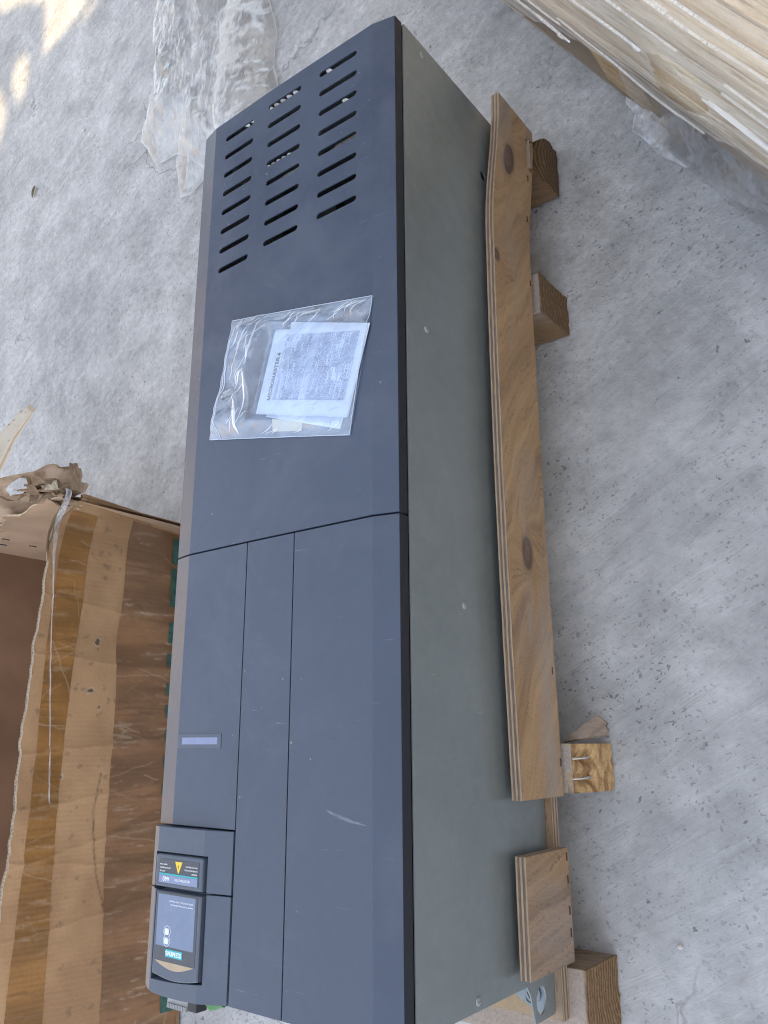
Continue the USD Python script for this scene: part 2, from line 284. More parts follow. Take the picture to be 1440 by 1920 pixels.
# concrete
n = {'g': ('geometry', {}),
     'n1': ('noise_texture', {'scale': 1.1, 'detail': 7.0, 'roughness': .6}), 'r1': ('rgb_ramp', {'ramp': [(.28, (.35, .36, .37)), (.5, (.47, .475, .48)), (.72, (.58, .58, .58))]}),
     'n2': ('noise_texture', {'scale': 75.0, 'detail': 8.0, 'roughness': .75}), 'sp': ('separate_xyz', {}), 'mk1': ('math', {'math_type': 'multiply_add', 'value2': -.75}), 'mkn': ('noise_texture', {'scale': 2.6, 'detail': 4.0}), 'mk2': ('math', {'math_type': 'add'}), 'mk': ('map_range', {'from_min': .55, 'from_max': 1.35, 'to_min': .28, 'to_max': 1.0, 'clamp': True}),
     'n2c': ('math', {'math_type': 'subtract', 'value2': .5}), 'n2m': ('math', {'math_type': 'multiply'}), 'r2': ('map_range', {'from_min': -.2, 'from_max': .2, 'to_min': .76, 'to_max': 1.18}),
     'x2': ('vector_math', {'math_type': 'scale'}),
     'n3': ('noise_texture', {'scale': 9.0, 'detail': 9.0, 'roughness': .74, 'distortion': .3}), 'r3': ('map_range', {'from_min': .3, 'from_max': .7, 'to_min': .74, 'to_max': 1.20}), 'x3': ('vector_math', {'math_type': 'scale'}),
     # trowel streaks
     'ms': ('mapping', {'mapping_type': 'texture', 'rotation': (0, 0, .52), 'scale': (.19, .022, 1)}), 'ns': ('noise_texture', {'scale': 1.0, 'detail': 5.0, 'roughness': .65, 'distortion': .8}),
     'rs': ('map_range', {'from_min': .3, 'from_max': .7, 'to_min': .91, 'to_max': 1.07}), 'xs': ('vector_math', {'math_type': 'scale'}),
     # pits: dark dots of random size
     'v': ('voronoi_texture', {'scale': 58.0}), 'vs': ('separate_color', {}), 'vr': ('map_range', {'from_min': .86, 'from_max': 1.0, 'to_min': 0.0, 'to_max': .20, 'clamp': True}), 'vl': ('math', {'math_type': 'less_than'}),
     'wn': ('noise_texture', {'scale': 190.0, 'detail': 3.0}), 'wv': ('vector_math', {'math_type': 'scale', 'scale': .016}), 'wa': ('vector_math', {'math_type': 'add'}),
     'pit': ('mix_color', {'b': (.15, .15, .15)}), 'pf': ('math', {'math_type': 'multiply', 'value2': .75}), 'pmax': ('math', {'math_type': 'maximum'}),
     'wv2': ('vector_math', {'math_type': 'scale', 'scale': .012}), 'wa2': ('vector_math', {'math_type': 'add'}), 'm22': ('mapping', {'mapping_type': 'texture', 'rotation': (0, 0, .52), 'scale': (1.7, 1, 1)}), 'v2': ('voronoi_texture', {'scale': 240.0}), 'vs2': ('separate_color', {}),
     'vr2': ('map_range', {'from_min': .60, 'from_max': 1.0, 'to_min': 0.0, 'to_max': .46, 'clamp': True}), 'vl2': ('math', {'math_type': 'less_than'}), 'pm2': ('math', {'math_type': 'multiply'}),
     'pn': ('noise_texture', {'scale': 5.0, 'detail': 4.0, 'roughness': .6}), 'pnr': ('map_range', {'from_min': .40, 'from_max': .64, 'to_min': .08, 'to_max': .72, 'clamp': True}),
     # a few blotches and stains
     'st': ('noise_texture', {'scale': 6.0, 'detail': 9.0, 'roughness': .68, 'distortion': .5}), 'sr': ('map_range', {'from_min': .55, 'from_max': .72, 'to_min': 0.0, 'to_max': .55, 'clamp': True}), 'sx': ('mix_color', {'b': (.24, .235, .235)}),
     # cracks
     'cn': ('noise_texture', {'scale': 3.0, 'detail': 5.0, 'roughness': .6}), 'cv': ('vector_math', {'math_type': 'scale', 'scale': .35}), 'ca': ('vector_math', {'math_type': 'add'}),
     'cr': ('voronoi_texture', {'scale': 1.15, 'feature': 'distance_to_edge'}), 'cm': ('map_range', {'from_min': .0012, 'from_max': .0030, 'to_min': .7, 'to_max': 0.0, 'clamp': True}),
     'cmask': ('noise_texture', {'scale': 2.2, 'detail': 3.0}), 'cmr': ('map_range', {'from_min': .47, 'from_max': .58, 'to_min': 0.0, 'to_max': 1.0, 'clamp': True}), 'cmm': ('math', {'math_type': 'multiply'}),
     'cx': ('mix_color', {'b': (.17, .17, .17)}),
     'h1': ('math', {'math_type': 'multiply_add', 'value2': -.55}), 'h2': ('math', {'math_type': 'multiply_add', 'value2': .35}), 'b': ('bump', {'strength': 1.0, 'distance': .0050}),
     'p': ('principled_bsdf', {'roughness': .86, 'specular_ior_level': .3})}
l = [('g.position', k + '.vector') for k in ('n1', 'n2', 'n3', 'ms', 'st', 'cn', 'cmask', 'wn')]
l += [('n1.fac', 'r1.fac'), ('g.position', 'sp.vector'), ('sp.x', 'mk1.value1'), ('sp.y', 'mk1.value3'), ('g.position', 'mkn.vector'), ('mk1.value', 'mk2.value1'), ('mkn.fac', 'mk2.value2'), ('mk2.value', 'mk.value'), ('n2.fac', 'n2c.value1'), ('n2c.value', 'n2m.value1'), ('mk.result', 'n2m.value2'), ('n2m.value', 'r2.value'), ('n3.fac', 'r3.value'), ('ms.vector', 'ns.vector'), ('ns.fac', 'rs.value'),
      ('r1.color', 'x2.vector1'), ('r2.result', 'x2.scale'), ('x2.vector', 'x3.vector1'), ('r3.result', 'x3.scale'), ('x3.vector', 'xs.vector1'), ('rs.result', 'xs.scale'),
      ('wn.color', 'wv.vector1'), ('wv.vector', 'wa.vector1'), ('g.position', 'wa.vector2'), ('wa.vector', 'v.vector'), ('v.color', 'vs.color'), ('vs.r', 'vr.value'), ('v.distance', 'vl.value1'), ('vr.result', 'vl.value2'),
      ('vl.value', 'pf.value1'), ('g.position', 'pn.vector'), ('pn.fac', 'pnr.value'), ('wn.color', 'wv2.vector1'), ('wv2.vector', 'wa2.vector1'), ('g.position', 'wa2.vector2'), ('wa2.vector', 'm22.vector'), ('m22.vector', 'v2.vector'),
      ('v2.color', 'vs2.color'), ('vs2.r', 'vr2.value'), ('v2.distance', 'vl2.value1'), ('vr2.result', 'vl2.value2'), ('vl2.value', 'pm2.value1'), ('pnr.result', 'pm2.value2'), ('pm2.value', 'pmax.value1'), ('pf.value', 'pmax.value2'), ('pmax.value', 'pit.fac'), ('xs.vector', 'pit.a'), ('st.fac', 'sr.value'), ('sr.result', 'sx.fac'), ('pit.result', 'sx.a'),
      ('cn.color', 'cv.vector1'), ('cv.vector', 'ca.vector1'), ('g.position', 'ca.vector2'), ('ca.vector', 'cr.vector'), ('cr.distance', 'cm.value'), ('cmask.fac', 'cmr.value'), ('cm.result', 'cmm.value1'), ('cmr.result', 'cmm.value2'), ('cmm.value', 'cx.fac'), ('sx.result', 'cx.a'),
      ('cx.result', 'p.base_color'), ('pmax.value', 'h1.value1'), ('n2m.value', 'h1.value3'), ('ns.fac', 'h2.value1'), ('h1.value', 'h2.value3'), ('h2.value', 'b.height'), ('b.normal', 'p.normal')]
mat('concrete', n, l, 'p.BSDF')

# ------------------------------------------------------------------ ground and an added unseen wall that shades it
G = -Z0
def axis(a, b, step): return np.r_[[-60, -25, -10, -5], np.linspace(a - 1.2, a, 30)[:-1], np.arange(a, b, step), np.linspace(b, b + 1.2, 30), [6, 10, 25, 60]]
xs, ys = axis(-2.0, .95, .0085), axis(-.45, 3.1, .0085)
def gf(X, Y):
    near = sm(-2.6, -2.0, X) * (1 - sm(.95, 1.6, X)) * sm(-1.2, -.45, Y) * (1 - sm(3.1, 3.8, Y))
    r = (fbm(X * 5, Y * 5, 0, 3, 3) - .5) * .004 + (fbm(X * 70, Y * 70, 1, 3, 11) - .5) * .0030 * sm(.2, 1.2, Y - .6 * X)
    q = X * .86 + Y * .5; w = -X * .5 + Y * .86
    r += (fbm(q * 4, w * 26, 2, 3, 7) - .5) * .0022 * sm(-.2, 1.0, Y - X)
    return np.stack([X, Y, G + (r - .0035) * near - .0005], -1)
v, f, _, _ = grid(xs, ys, gf)
tag(obj('ground', (v, f), 'concrete', smooth=True), kind='structure')

def on_wall(gx, gy, xw):
    t = (xw - gx) / SUN[0]; return gy + t * SUN[1], t * SUN[2]
XW = 3.0; HW = on_wall(-1.95, 0, XW)[1]
added_wall = box(XW, XW + .12, -2.7, 4.4, -Z0 - .3, HW - Z0)
gaps = [[(-1.75, 2.86), (-1.52, 2.76), (-1.40, 2.66), (-1.36, 2.42), (-1.27, 2.44), (-1.14, 2.47), (-1.10, 2.62), (-1.0, 3.05), (-1.5, 3.4), (-2.0, 3.3)],
        [(-1.10, 2.475), (-1.16, 2.40), (-1.075, 2.44)],
        [(-1.545, 2.54), (-1.57, 2.43), (-1.525, 2.36), (-1.487, 2.29), (-1.455, 2.37), (-1.475, 2.47)],
        [(-1.75, 2.56), (-1.62, 2.40), (-1.58, 2.30), (-1.60, 2.15), (-1.66, 2.10), (-1.80, 2.3), (-1.9, 2.5)]]
for g in gaps:  # added wall pierced where its gaps throw the wanted sun patches
    c = []
    for t0 in (XW - .1, XW + .25):
        for gx, gy in g:
            y, z = on_wall(gx, gy, t0); c.append((t0, y, z - Z0))
    n_ = len(g)
    ring = [np.array(sg.Polygon([(c[i][1], c[i][2]) for i in range(n_)]).buffer(0).exterior.coords)[:-1]]
    shear = np.array([[0, 0, 1, XW - .1], [1, 0, SUN[1] / SUN[0], 0], [0, 1, SUN[2] / SUN[0], 0]], float)
    added_wall -= CrossSection(ring, m3.FillRule.EvenOdd).extrude(.35).transform(shear)
tag(obj('added_wall', added_wall, 'added_wall_plaster'), kind='structure')
# added out of view: cream wall for warm bounce, roof to darken far reflections
tag(obj('added_wall', box(-9.3, -9, -7, 9, -Z0 - .3, 3.6), 'added_wall_cream'), kind='structure')
tag(obj('added_roof', box(-7.5, 2.9, 3.3, 12, 3.55, 3.65), 'added_roof_metal'), kind='structure')

# ------------------------------------------------------------------ drive cabinet
H, L, W = .2644, 1.1027, .35
cab = thing('drive_cabinet', 'long dark grey inverter drive cabinet lying on its back on the wooden pallet', 'drive cabinet', (W / 2, L / 2, 0))
PX = [.002, .002, .0315, .1365, .2105, .3193, .348, .348]
PZ = [H + .0016, H + .0153, H + .0215, H + .0232, H + .0232, H + .0222, H + .0153, H + .0016]
def cover_z(x): return np.interp(x, PX[1:7], PZ[1:7])
def profile(d=0.0):   # outline of the cover, shrunk by d
    x = np.array(PX[1:7]); z = np.array(PZ[1:7]) - d; x[0] += d; x[-1] -= d
    return list(zip(x, z))
def shell(x0, x1, y0, y1, th=.002, endcaps=True):
    out = prism_y([(.002, PZ[0])] + profile() + [(.348, PZ[0])], y0, y1)
    inn = prism_y([(.002 + th, PZ[0] - .01)] + profile(th) + [(.348 - th, PZ[0] - .01)], y0 + th, y1 - th)
    m = out ^ box(x0, x1, -1, 2, 0, 1)
    keep = inn ^ box(x0 + th, x1 - th, -1, 2, 0, 1)
    return m - keep
YS = .4713
upper = shell(0, .36, YS + .0011, L)
slot = lambda xa, xb, y: Manifold.batch_hull([cyl((xa + .0044, y, H - .02), 'z', .0044, .08, 16), cyl((xb - .0044, y, H - .02), 'z', .0044, .08, 16)])
for xa, xb, y0 in ((.0545, .1125, 1.0705), (.1412, .2016, 1.0755), (.2330, .2950, 1.0752)):
    for k in range(8): upper -= slot(xa, xb, y0 - .03025 * k)
upper -= box(.055, .25, L - .003, L + .002, H - .01, .2728)
obj('top_cover', upper, 'cover_paint', cab)
obj('left_cover', shell(0, .1357, .1605, YS - .0011), 'cover_paint', cab)
obj('middle_cover', shell(.1373, .2097, -.003, YS - .0011), 'cover_paint', cab)
obj('right_cover', shell(.2113, .36, -.003, YS - .0011), 'cover_paint', cab)
for y0, y1 in ((-.003, YS - .0012), (YS + .0012, L)): obj('shade_strip', box(.3481, .3487, y0, y1, H + .0018, H + .0146), 'skirt_shade', cab)  # thin dark strips that paint in shade along the skirt of the covers
# body of sheet steel: side panels, back plate, end plates
side = sg.Polygon([(0, .064), (-.0045, .0605), (-.011, .056), (-.026, .052), (-.037, .0485), (-.0385, .047), (-.0385, .0035), (-.037, .0015), (L - .002, .0015), (L - .0005, H - .001), (L - .002, H), (0, H)])
hole = sa.scale(sg.Point(-.0185, .0335).buffer(.0135, 24), 1.0, .82)
r1 = sg.Point(.995, .0811).buffer(.0065, 16)
obj('side_panel', prism_x(side.difference(hole).difference(r1), .3484, .35), 'panel_paint', cab)
obj('side_panel', prism_x(sg.box(0, .0015, L, H), 0, .0016), 'panel_paint', cab)
obj('back_plate', box(.0017, .3483, .002, L - .003, .001, .0025), 'panel_paint', cab)
far = box(.0017, .3483, L - .0042, L - .0026, .0026, H + .0105)
for hx in [.075, .087] + [.124 + .0119 * k for k in range(5)] + [.232]: far -= cyl((hx, L - .02, .2668), 'y', .0047, .04, 14)
for hx in (.216,): far -= cyl((hx, L - .02, .214), 'y', .0055, .04, 14)
for hx in (.038, .0485, .059, .070, .0815): far -= cyl((hx, L - .02, .1845), 'y', .0050, .04, 14)
obj('end_plate', far, 'panel_paint', cab)
obj('end_plate', box(.0017, .3483, .0, .0015, .0026, H), 'panel_paint', cab)
# innards seen through the slots: fan tray, heat sink, a bright rail
obj('inner_tray', cat(box(.004, .346, .86, 1.09, .05, .12), box(.14, .21, .87, .94, .12, .225), box(.25, .34, .88, 1.07, .12, .20)), 'black_plastic', cab)
obj('heat_sink', cat(*[box(.03 + .012 * k, .034 + .012 * k, .87, .93, .12, .20) for k in range(9)]), 'dark_inside', cab)
obj('inner_rail', box(.140, .305, .9688, .9712, .267, .2705), 'bright_metal', cab)
obj('inner_bracket', box(.051, .0525, 1.02, 1.04, .2, .268), 'grey_metal', cab)
obj('inner_deck', box(.004, .346, .004, .455, H - .012, H - .010), 'black_plastic', cab)
# near-end foot: bracket, bolt and washer behind the side panel's lug
br = prism([(.18, .0), (.3475, .0), (.3475, -.036), (.33, -.040), (.30, -.024), (.18, -.010)], .004, .0062)
br -= cyl((.322, -.026, 0), 'z', .006, .02)
obj('foot_bracket', br, 'zinc', cab)
wsh = obj('washer', cyl((.326, -.021, .0063), 'z', .0095, .0022, 24) - cyl((.326, -.021, 0), 'z', .0035, .02, 16), 'zinc', cab)
obj('bolt', cyl((.326, -.021, .0066), 'z', .0055, .0045, 6) - cyl((.326, -.021, .009), 'z', .0026, .01, 6), 'black_plastic', cab)
for y, z in ((1.0863, .2241), (.6982, .2264), (.3913, .1641), (.0085, .162), (.245, .062), (.55, .05), (.80, .035)):
    r = .0036
    dome = Manifold.sphere(r * 1.25, 20).scale((.45, 1, 1)).translate((.3499, y, z)) ^ box(.3500, .36, y - .01, y + .01, z - .01, z + .01)
    dome -= box(.3512, .36, y - .0004, y + .0004, z - .003, z + .003)
    obj('rivet', dome, 'rivet_metal', cab)
# control housing at the near left corner
HP = [(.003, H + .004), (.003, H + .0165), (.0085, H + .0262), (.0205, H + .0305), (.097, H + .0300), (.1335, H + .0225), (.1335, H + .004)]
plan = sg.Polygon([(.003, .1585), (.003, .010), (.0045, .004), (.0085, -.0005), (.0155, -.0042), (.028, -.0066), (.045, -.0075), (.07, -.0074), (.10, -.0060), (.1335, -.0036), (.1335, .1585)])
hs = prism_y(HP, -.02, .16) ^ prism(plan, 0, .5)
cut1 = box(.0175, .1025, .0945, .1328, H + .020, .5)
dispo = sg.Polygon([(.0225, .0965), (.1030, .0965), (.1030, .0116)] + [(.1030 - .0805 * t, .0116 - .0052 * math.sin(math.pi * (t * .55 + .0)) * 1.0) for t in np.linspace(0.1, 1, 10)] + [(.0225, .0085)])
cut2 = prism(dispo, H + .020, .5)
hs = hs - cut1 - cut2
obj('control_housing', hs ^ box(0, 1, .0973, 1, 0, 1), 'housing_plastic', cab)
obj('control_housing', hs ^ box(0, 1, -1, .0955, 0, 1), 'housing_plastic', cab)
zt = H + .0312
lab = obj('rating_module', rbox(.0205, .0992, .0978, .1308, H + .0201, zt + .0009, .0018), 'housing_plastic', cab)
obj('label_plate', rbox(.0265, .0935, .1012, .1262, zt + .0004, zt + .0013, .0003), 'plate_grey', lab)
lz = zt + .0014
obj('label_field', box(.0282, .0918, .1022, .1100, lz - .0003, lz + .0001), 'label_blue', lab)
obj('label_stripe', box(.0282, .0918, .1102, .1118, lz - .0003, lz + .00015), 'teal_print', lab)
wt = cat(text('MICROMASTER', .0024, .0800, .1076, lz + .0001, math.pi), text('440', .0043, .0462, .1084, lz + .0001, math.pi, bold=True))
obj('label_name', wt, 'white_print', lab)
wl = []
for k, s in enumerate(('WARNING', 'HAZARDOUS VOLTAGE', 'WAIT FIVE MINUTES')):
    wl.append(text(s, .00135, .0912, .1146 + .0034 * k, lz, math.pi)); wl.append(text(('ACHTUNG', 'GEFAHR SPANNUNG', 'WARTE 5 MIN')[k], .00135, .0288, .1146 + .0034 * k, lz, math.pi, anchor='r'))
obj('label_lines', cat(*wl), 'white_print', lab, kind='stuff')
t3 = sg.Polygon([(.0602, .1132), (.0548, .1242), (.0656, .1242)])
wsn = obj('warning_sign', prism(t3.buffer(.0004), lz - .0003, lz + .0001), 'yellow_print', lab)
obj('lightning_mark', cat(prism([(.0606, .1222), (.0594, .1196), (.0602, .1194), (.0597, .1168), (.0611, .1200), (.0603, .1202)], lz + .0001, lz + .0002)), 'black_print', lab)
dmod = sg.Polygon([(.0255, .0938), (.0998, .0938), (.0998, .0140)] + [(.0998 - .0743 * t, .0140 - .0042 * math.sin(math.pi * t) - .001 * t) for t in np.linspace(.08, .92, 9)] + [(.0255, .0130)])
dm = obj('operator_panel', Manifold.batch_hull([prism(dmod, H + .0201, zt + .0006), prism(dmod.buffer(-.0012), H + .021, zt + .0016)]), 'housing_plastic', cab)
obj('panel_face', prism(sg.box(.0285, .0270, .0945, .0922).buffer(.0006), zt + .0012, zt + .0019), 'plate_grey', dm)
sz = zt + .0020
obj('display_screen', box(.0303, .0918, .0408, .0912, sz - .0003, sz + .0001), 'screen_grey', dm)
ln = cat(text('Internet: The BOP menu selection see', .0015, .0885, .0822, sz, math.pi), text('Getting Started Guide - Motor Frequency', .0015, .0885, .0857, sz, math.pi))
obj('screen_text', ln, 'white_print', dm)
for by in (.0554, .0464):
    o = sg.Point(.0485, by).buffer(.0042); o = sg.box(.0470, by - .0012, .0500, by + .0012).buffer(.0020, 12)
    obj('button', Manifold.batch_hull([prism(o, sz, sz + .0006), prism(o.buffer(-.0008), sz, sz + .0012)]), 'button_pale', dm)
ol = sg.MultiPoint([(.0485, .0554), (.0485, .0464)]).buffer(.0056, 16).union(sg.box(.0462, .047, .0508, .055)); ol = ol.difference(ol.buffer(-.0005))
obj('button_outline', prism(ol, sz, sz + .0002), 'button_pale', dm)
lg = obj('maker_badge', box(.0478, .0750, .0312, .0386, sz - .0003, sz + .0001), 'teal_print', dm)
obj('badge_letters', text('SIEMENS', .0042, .0741, .0370, sz + .0001, math.pi, bold=True), 'white_print', dm)
cres = sg.Polygon([(.0300, .0262), (.0935, .0262)] + [(.0935 - .0635 * t, .0262 - .0070 * math.sin(math.pi * t)) for t in np.linspace(0, 1, 16)][1:-1])
obj('grip_recess', prism(cres, zt + .0012, zt + .0018), 'beige_print', dm)
# name strip window on the left cover
f0 = lambda x0, x1, y0, y1, a, b: prism_y([(x0, cover_z(x0) + a), (x0, cover_z(x0) + b), (x1, cover_z(x1) + b), (x1, cover_z(x1) + a)], y0, y1)
np_ = obj('name_plate', f0(.0322, .1075, .2425, .2585, -.0004, .0005), 'housing_plastic', cab)
obj('plate_window', f0(.0402, .1018, .2470, .2545, .0003, .0008), 'label_blue', np_)
k = np.linspace(0, 1, 20)
for (x0, y0, x1, y1, w) in ((.262, .186, .312, .174, .0026), (.24, .62, .275, .655, .0010)):
    cx, cy = x0 + (x1 - x0) * k, y0 + (y1 - y0) * k - .0015 * np.sin(k * 3.1) + .001 * (noise(k * 9, 0 * k, x0) - .5); hw = w * (1 - k) ** .7 * np.minimum(1, k * 8) * (.4 + .9 * noise(k * 14, 0 * k, y0)) + .0001
    obj('scuff_mark', (np.vstack([np.c_[cx, cy + hw, cover_z(cx) + .00015], np.c_[cx, cy - hw, cover_z(cx) + .00015]]), np.array([(i, i + 1, 21 + i, 20 + i) for i in range(19)])), 'chalk', cab)
# connector comb and cable tail under the housing's end
comb = [box(.010, .046, -.018, .010, H - .012, H - .004)] + [box(.0125 + .0027 * k, .0139 + .0027 * k, -.0215, -.0175, H - .013, H - .0015) for k in range(12)]
comb[0] = box(.010, .046, -.026, .010, H - .012, H - .004); comb[1:] = [box(.0125 + .0027 * k, .0139 + .0027 * k, -.0300, -.0255, H - .013, H - .0015) for k in range(12)]
obj('terminal_strip', cat(*comb), 'comb_grey', cab)
obj('terminal_block', rbox(.047, .062, -.028, .010, H - .016, H - .001, .001), 'black_plastic', cab)
a = np.linspace(0, 1, 18)
rib = np.c_[.066 - .03 * a ** 2 , -.004 - .030 * np.sin(a * 2.2), H + .004 - .055 * a]
vv = np.concatenate([rib + [0, 0, .0], rib + [.012, .004, -.007]]); n_ = len(rib)
obj('earth_strap', (vv, np.array([(i, i + 1, n_ + i + 1, n_ + i) for i in range(n_ - 1)])), 'green_cable', cab)

# ------------------------------------------------------------------ wood painting
def wood_col(s, t, seed, knots=(), base=(.46, .32, .175), dark=(.24, .145, .07), freq=55.0, lean=.25, grey=0.0, greyc=(.30, .28, .27)):
    """Albedo of a rotary-cut veneer: s along, t across (metres)."""
    w = fbm(s * 3, t * 9, seed, 4, seed) - .5
    g = t + lean * s + .10 * w
    for ks, kt, ka, kb in knots:
        d2 = ((s - ks) / ka) ** 2 + ((t - kt) / kb) ** 2
        g = g + .035 * np.exp(-d2 * .22) * np.sign(t - kt + 1e-9)
    ring = fbm(g * freq, s * 2.5, seed + 3, 4, seed + 1)
    fine = fbm(g * freq * 7, s * 16 , seed + 5, 3, seed + 2)
    k = np.clip(.22 + 1.5 * (ring - .42) + .9 * (fine - .5), 0, 1)
    c = lerp(base, dark, k)
    pores = sm(.68, .76, fbm(g * 420, s * 40, seed + 8, 2, seed + 4))
    c = lerp(c, np.array(dark) * .6, .65 * pores) if False else c + (np.array(dark) * .6 - c) * (.6 * pores)[..., None]
    for ks, kt, ka, kb in knots:
        d = np.sqrt(((s - ks) / ka) ** 2 + ((t - kt) / kb) ** 2) + .25 * (fbm(s * 60, t * 60, seed, 3, 5) - .5)
        m = 1 - sm(.82, 1.05, d)
        kc = lerp((.16, .085, .05), (.075, .042, .03), .5 + .5 * np.sin(d * 16))
        kc = lerp((.13, .075, .05), (.055, .035, .028), sm(.3, .8, d)) * .6 + kc * .4
        c = c + (kc - c) * m[..., None]
        halo = (1 - sm(1.0, 1.5, d)) * (1 - m)
        c = c + (np.array(dark) * .8 - c) * (.45 * halo)[..., None]
    gr = sm(.42, .72, fbm(s * 5, t * 16, seed + 2, 4, seed + 9)) * grey
    return np.clip(c + (np.array(greyc) - c) * gr[..., None], .01, 1)
def edge_col(u, s, seed, plies=5, light=(.40, .30, .20), dark=(.17, .13, .11)):
    """Ply edge: u 0..1 across the thickness."""
    b = (np.floor(u * plies + .35 * (fbm(s * 25, u * 3, seed, 3, seed) - .5)) % 2)
    k = np.clip(b + .5 * (fbm(s * 90, u * 6, seed, 3, seed + 3) - .5), 0, 1)
    c = lerp(light, dark, k)
    gl = (np.abs(u * plies - np.round(u * plies)) < .10).astype(float)
    return c + (np.array((.09, .07, .06)) - c) * (.55 * gl)[..., None]
def ply_board(name, parent, S0, S1, top, bot, x_in, x_out, seed, knots, zoff, xoff, base, dark, lean, freq, grey, cut=0.0, label=None, step=.0022, cross=False):
    """Upright strip along y with painted outer face and laminated edges."""
    x_of = lambda y: xoff(y)
    ss = np.arange(S0, S1 + 1e-6, step); ss[-1] = S1
    uu = np.linspace(0, 1, 40)
    rag = lambda y: .0012 * (fbm(y * 60, 0 * y, seed, 3, seed) - .5)
    def zf(y, u): return zoff(y) + bot + rag(y) + (top - bot) * u
    def face(Y, U): return np.stack([x_out + x_of(Y) + .0006 * (fbm(Y * 30, U * 4, seed, 3, 2) - .5), Y + cut * U, zf(Y, U)], -1)
    v, f, Y, U = grid(ss, uu, face)
    root = obj(name, (v, f), 'wood', parent, smooth=True, col=wood_col(Y, U * (top - bot), seed, knots, base, dark, freq, lean, grey) if not cross else wood_col(U * (top - bot), Y, seed, (), base, dark, freq, lean, grey), label=label)
    v2, f2, Y2, _ = grid(ss, np.linspace(0, 1, 3), lambda Y, U: np.stack([x_in + x_of(Y), Y + cut * U, zf(Y, U)], -1))
    obj('inner_face', (v2, f2[:, ::-1]), 'wood', root, col=wood_col(Y2, Y2 * 0, seed + 1, (), base, dark))
    w = np.linspace(0, 1, 22)
    for nm, u0 in (('top_edge', 1.0), ('bottom_edge', 0.0)):
        v3, f3, Y3, W3 = grid(ss, w, lambda Y, Wq: np.stack([x_in + (x_out - x_in) * Wq + x_of(Y), Y + cut * u0, zf(Y, u0 + 0 * Y)], -1))
        obj(nm, (v3, f3), 'ply_edge', root, col=edge_col(W3, Y3, seed))
    for y in (S0, S1):
        v4, f4, W4, U4 = grid(w, np.linspace(0, 1, 30), lambda Wq, U: np.stack([x_in + (x_out - x_in) * Wq + x_of(np.full_like(U, y)), y + cut * U, zf(np.full_like(U, y), U)], -1))
        obj('end_edge', (v4, f4), 'ply_edge', root, col=edge_col(W4, U4 * .1, seed + 1))
    return root

# ------------------------------------------------------------------ pallet
pal = thing('pallet', 'rough plywood pallet with upright side boards and wooden feet under the cabinet', 'pallet', (.17, .55, G))
DX = .3572
deck = box(-.03, DX, -.046, 1.135, -.0165, -.0004)
dk = obj('deck', deck, 'wood', pal, col=np.tile((.36, .26, .16), (len(tri(deck)[0]), 1)))
v, f, Y, U = grid(np.arange(-.046, 1.136, .003), np.linspace(0, 1, 20), lambda Y, U: np.stack([np.full_like(Y, DX + .0006), Y, -.0165 + .0161 * U], -1))
obj('deck_edge', (v, f), 'ply_edge', dk, col=edge_col(U, Y, 31))
v, f, Y, X = grid(np.arange(-.046, .5, .003), np.linspace(.345, DX + .0005, 8), lambda Y, X: np.stack([X, Y, np.full_like(X, -.0001)], -1))
obj('deck_lip', (v, f), 'wood', dk, col=wood_col(Y, X, 33, (), (.33, .23, .14), (.18, .12, .07), 60, .02, .3))
b1 = ply_board('side_board', pal, .187, 1.1385, .0935, -.0085, DX + .0010, DX + .0135, 5,
               [(1.038, .070, .030, .0155), (.466, .053, .022, .0135), (.858, .097, .010, .008)],
               lambda y: -.032 * sm(.90, 1.14, y) + .010 * np.sin((y - .2) / .75 * np.pi) * (y < .95),
               lambda y: -.0035 * np.sin((np.clip(y, .2, .95) - .2) / .75 * np.pi) * -1 * .6,
               (.40, .262, .140), (.215, .128, .068), .55, 36, .5, label='long upright board with two dark knots')
ply_board('side_board', pal, .0135, .1310, .0925, -.0095, DX + .0010, DX + .0140, 17, [], lambda y: 0 * y, lambda y: 0 * y,
          (.33, .21, .118), (.10, .058, .032), .18, 62, .4, cross=True, label='short upright board with dark streaked grain')
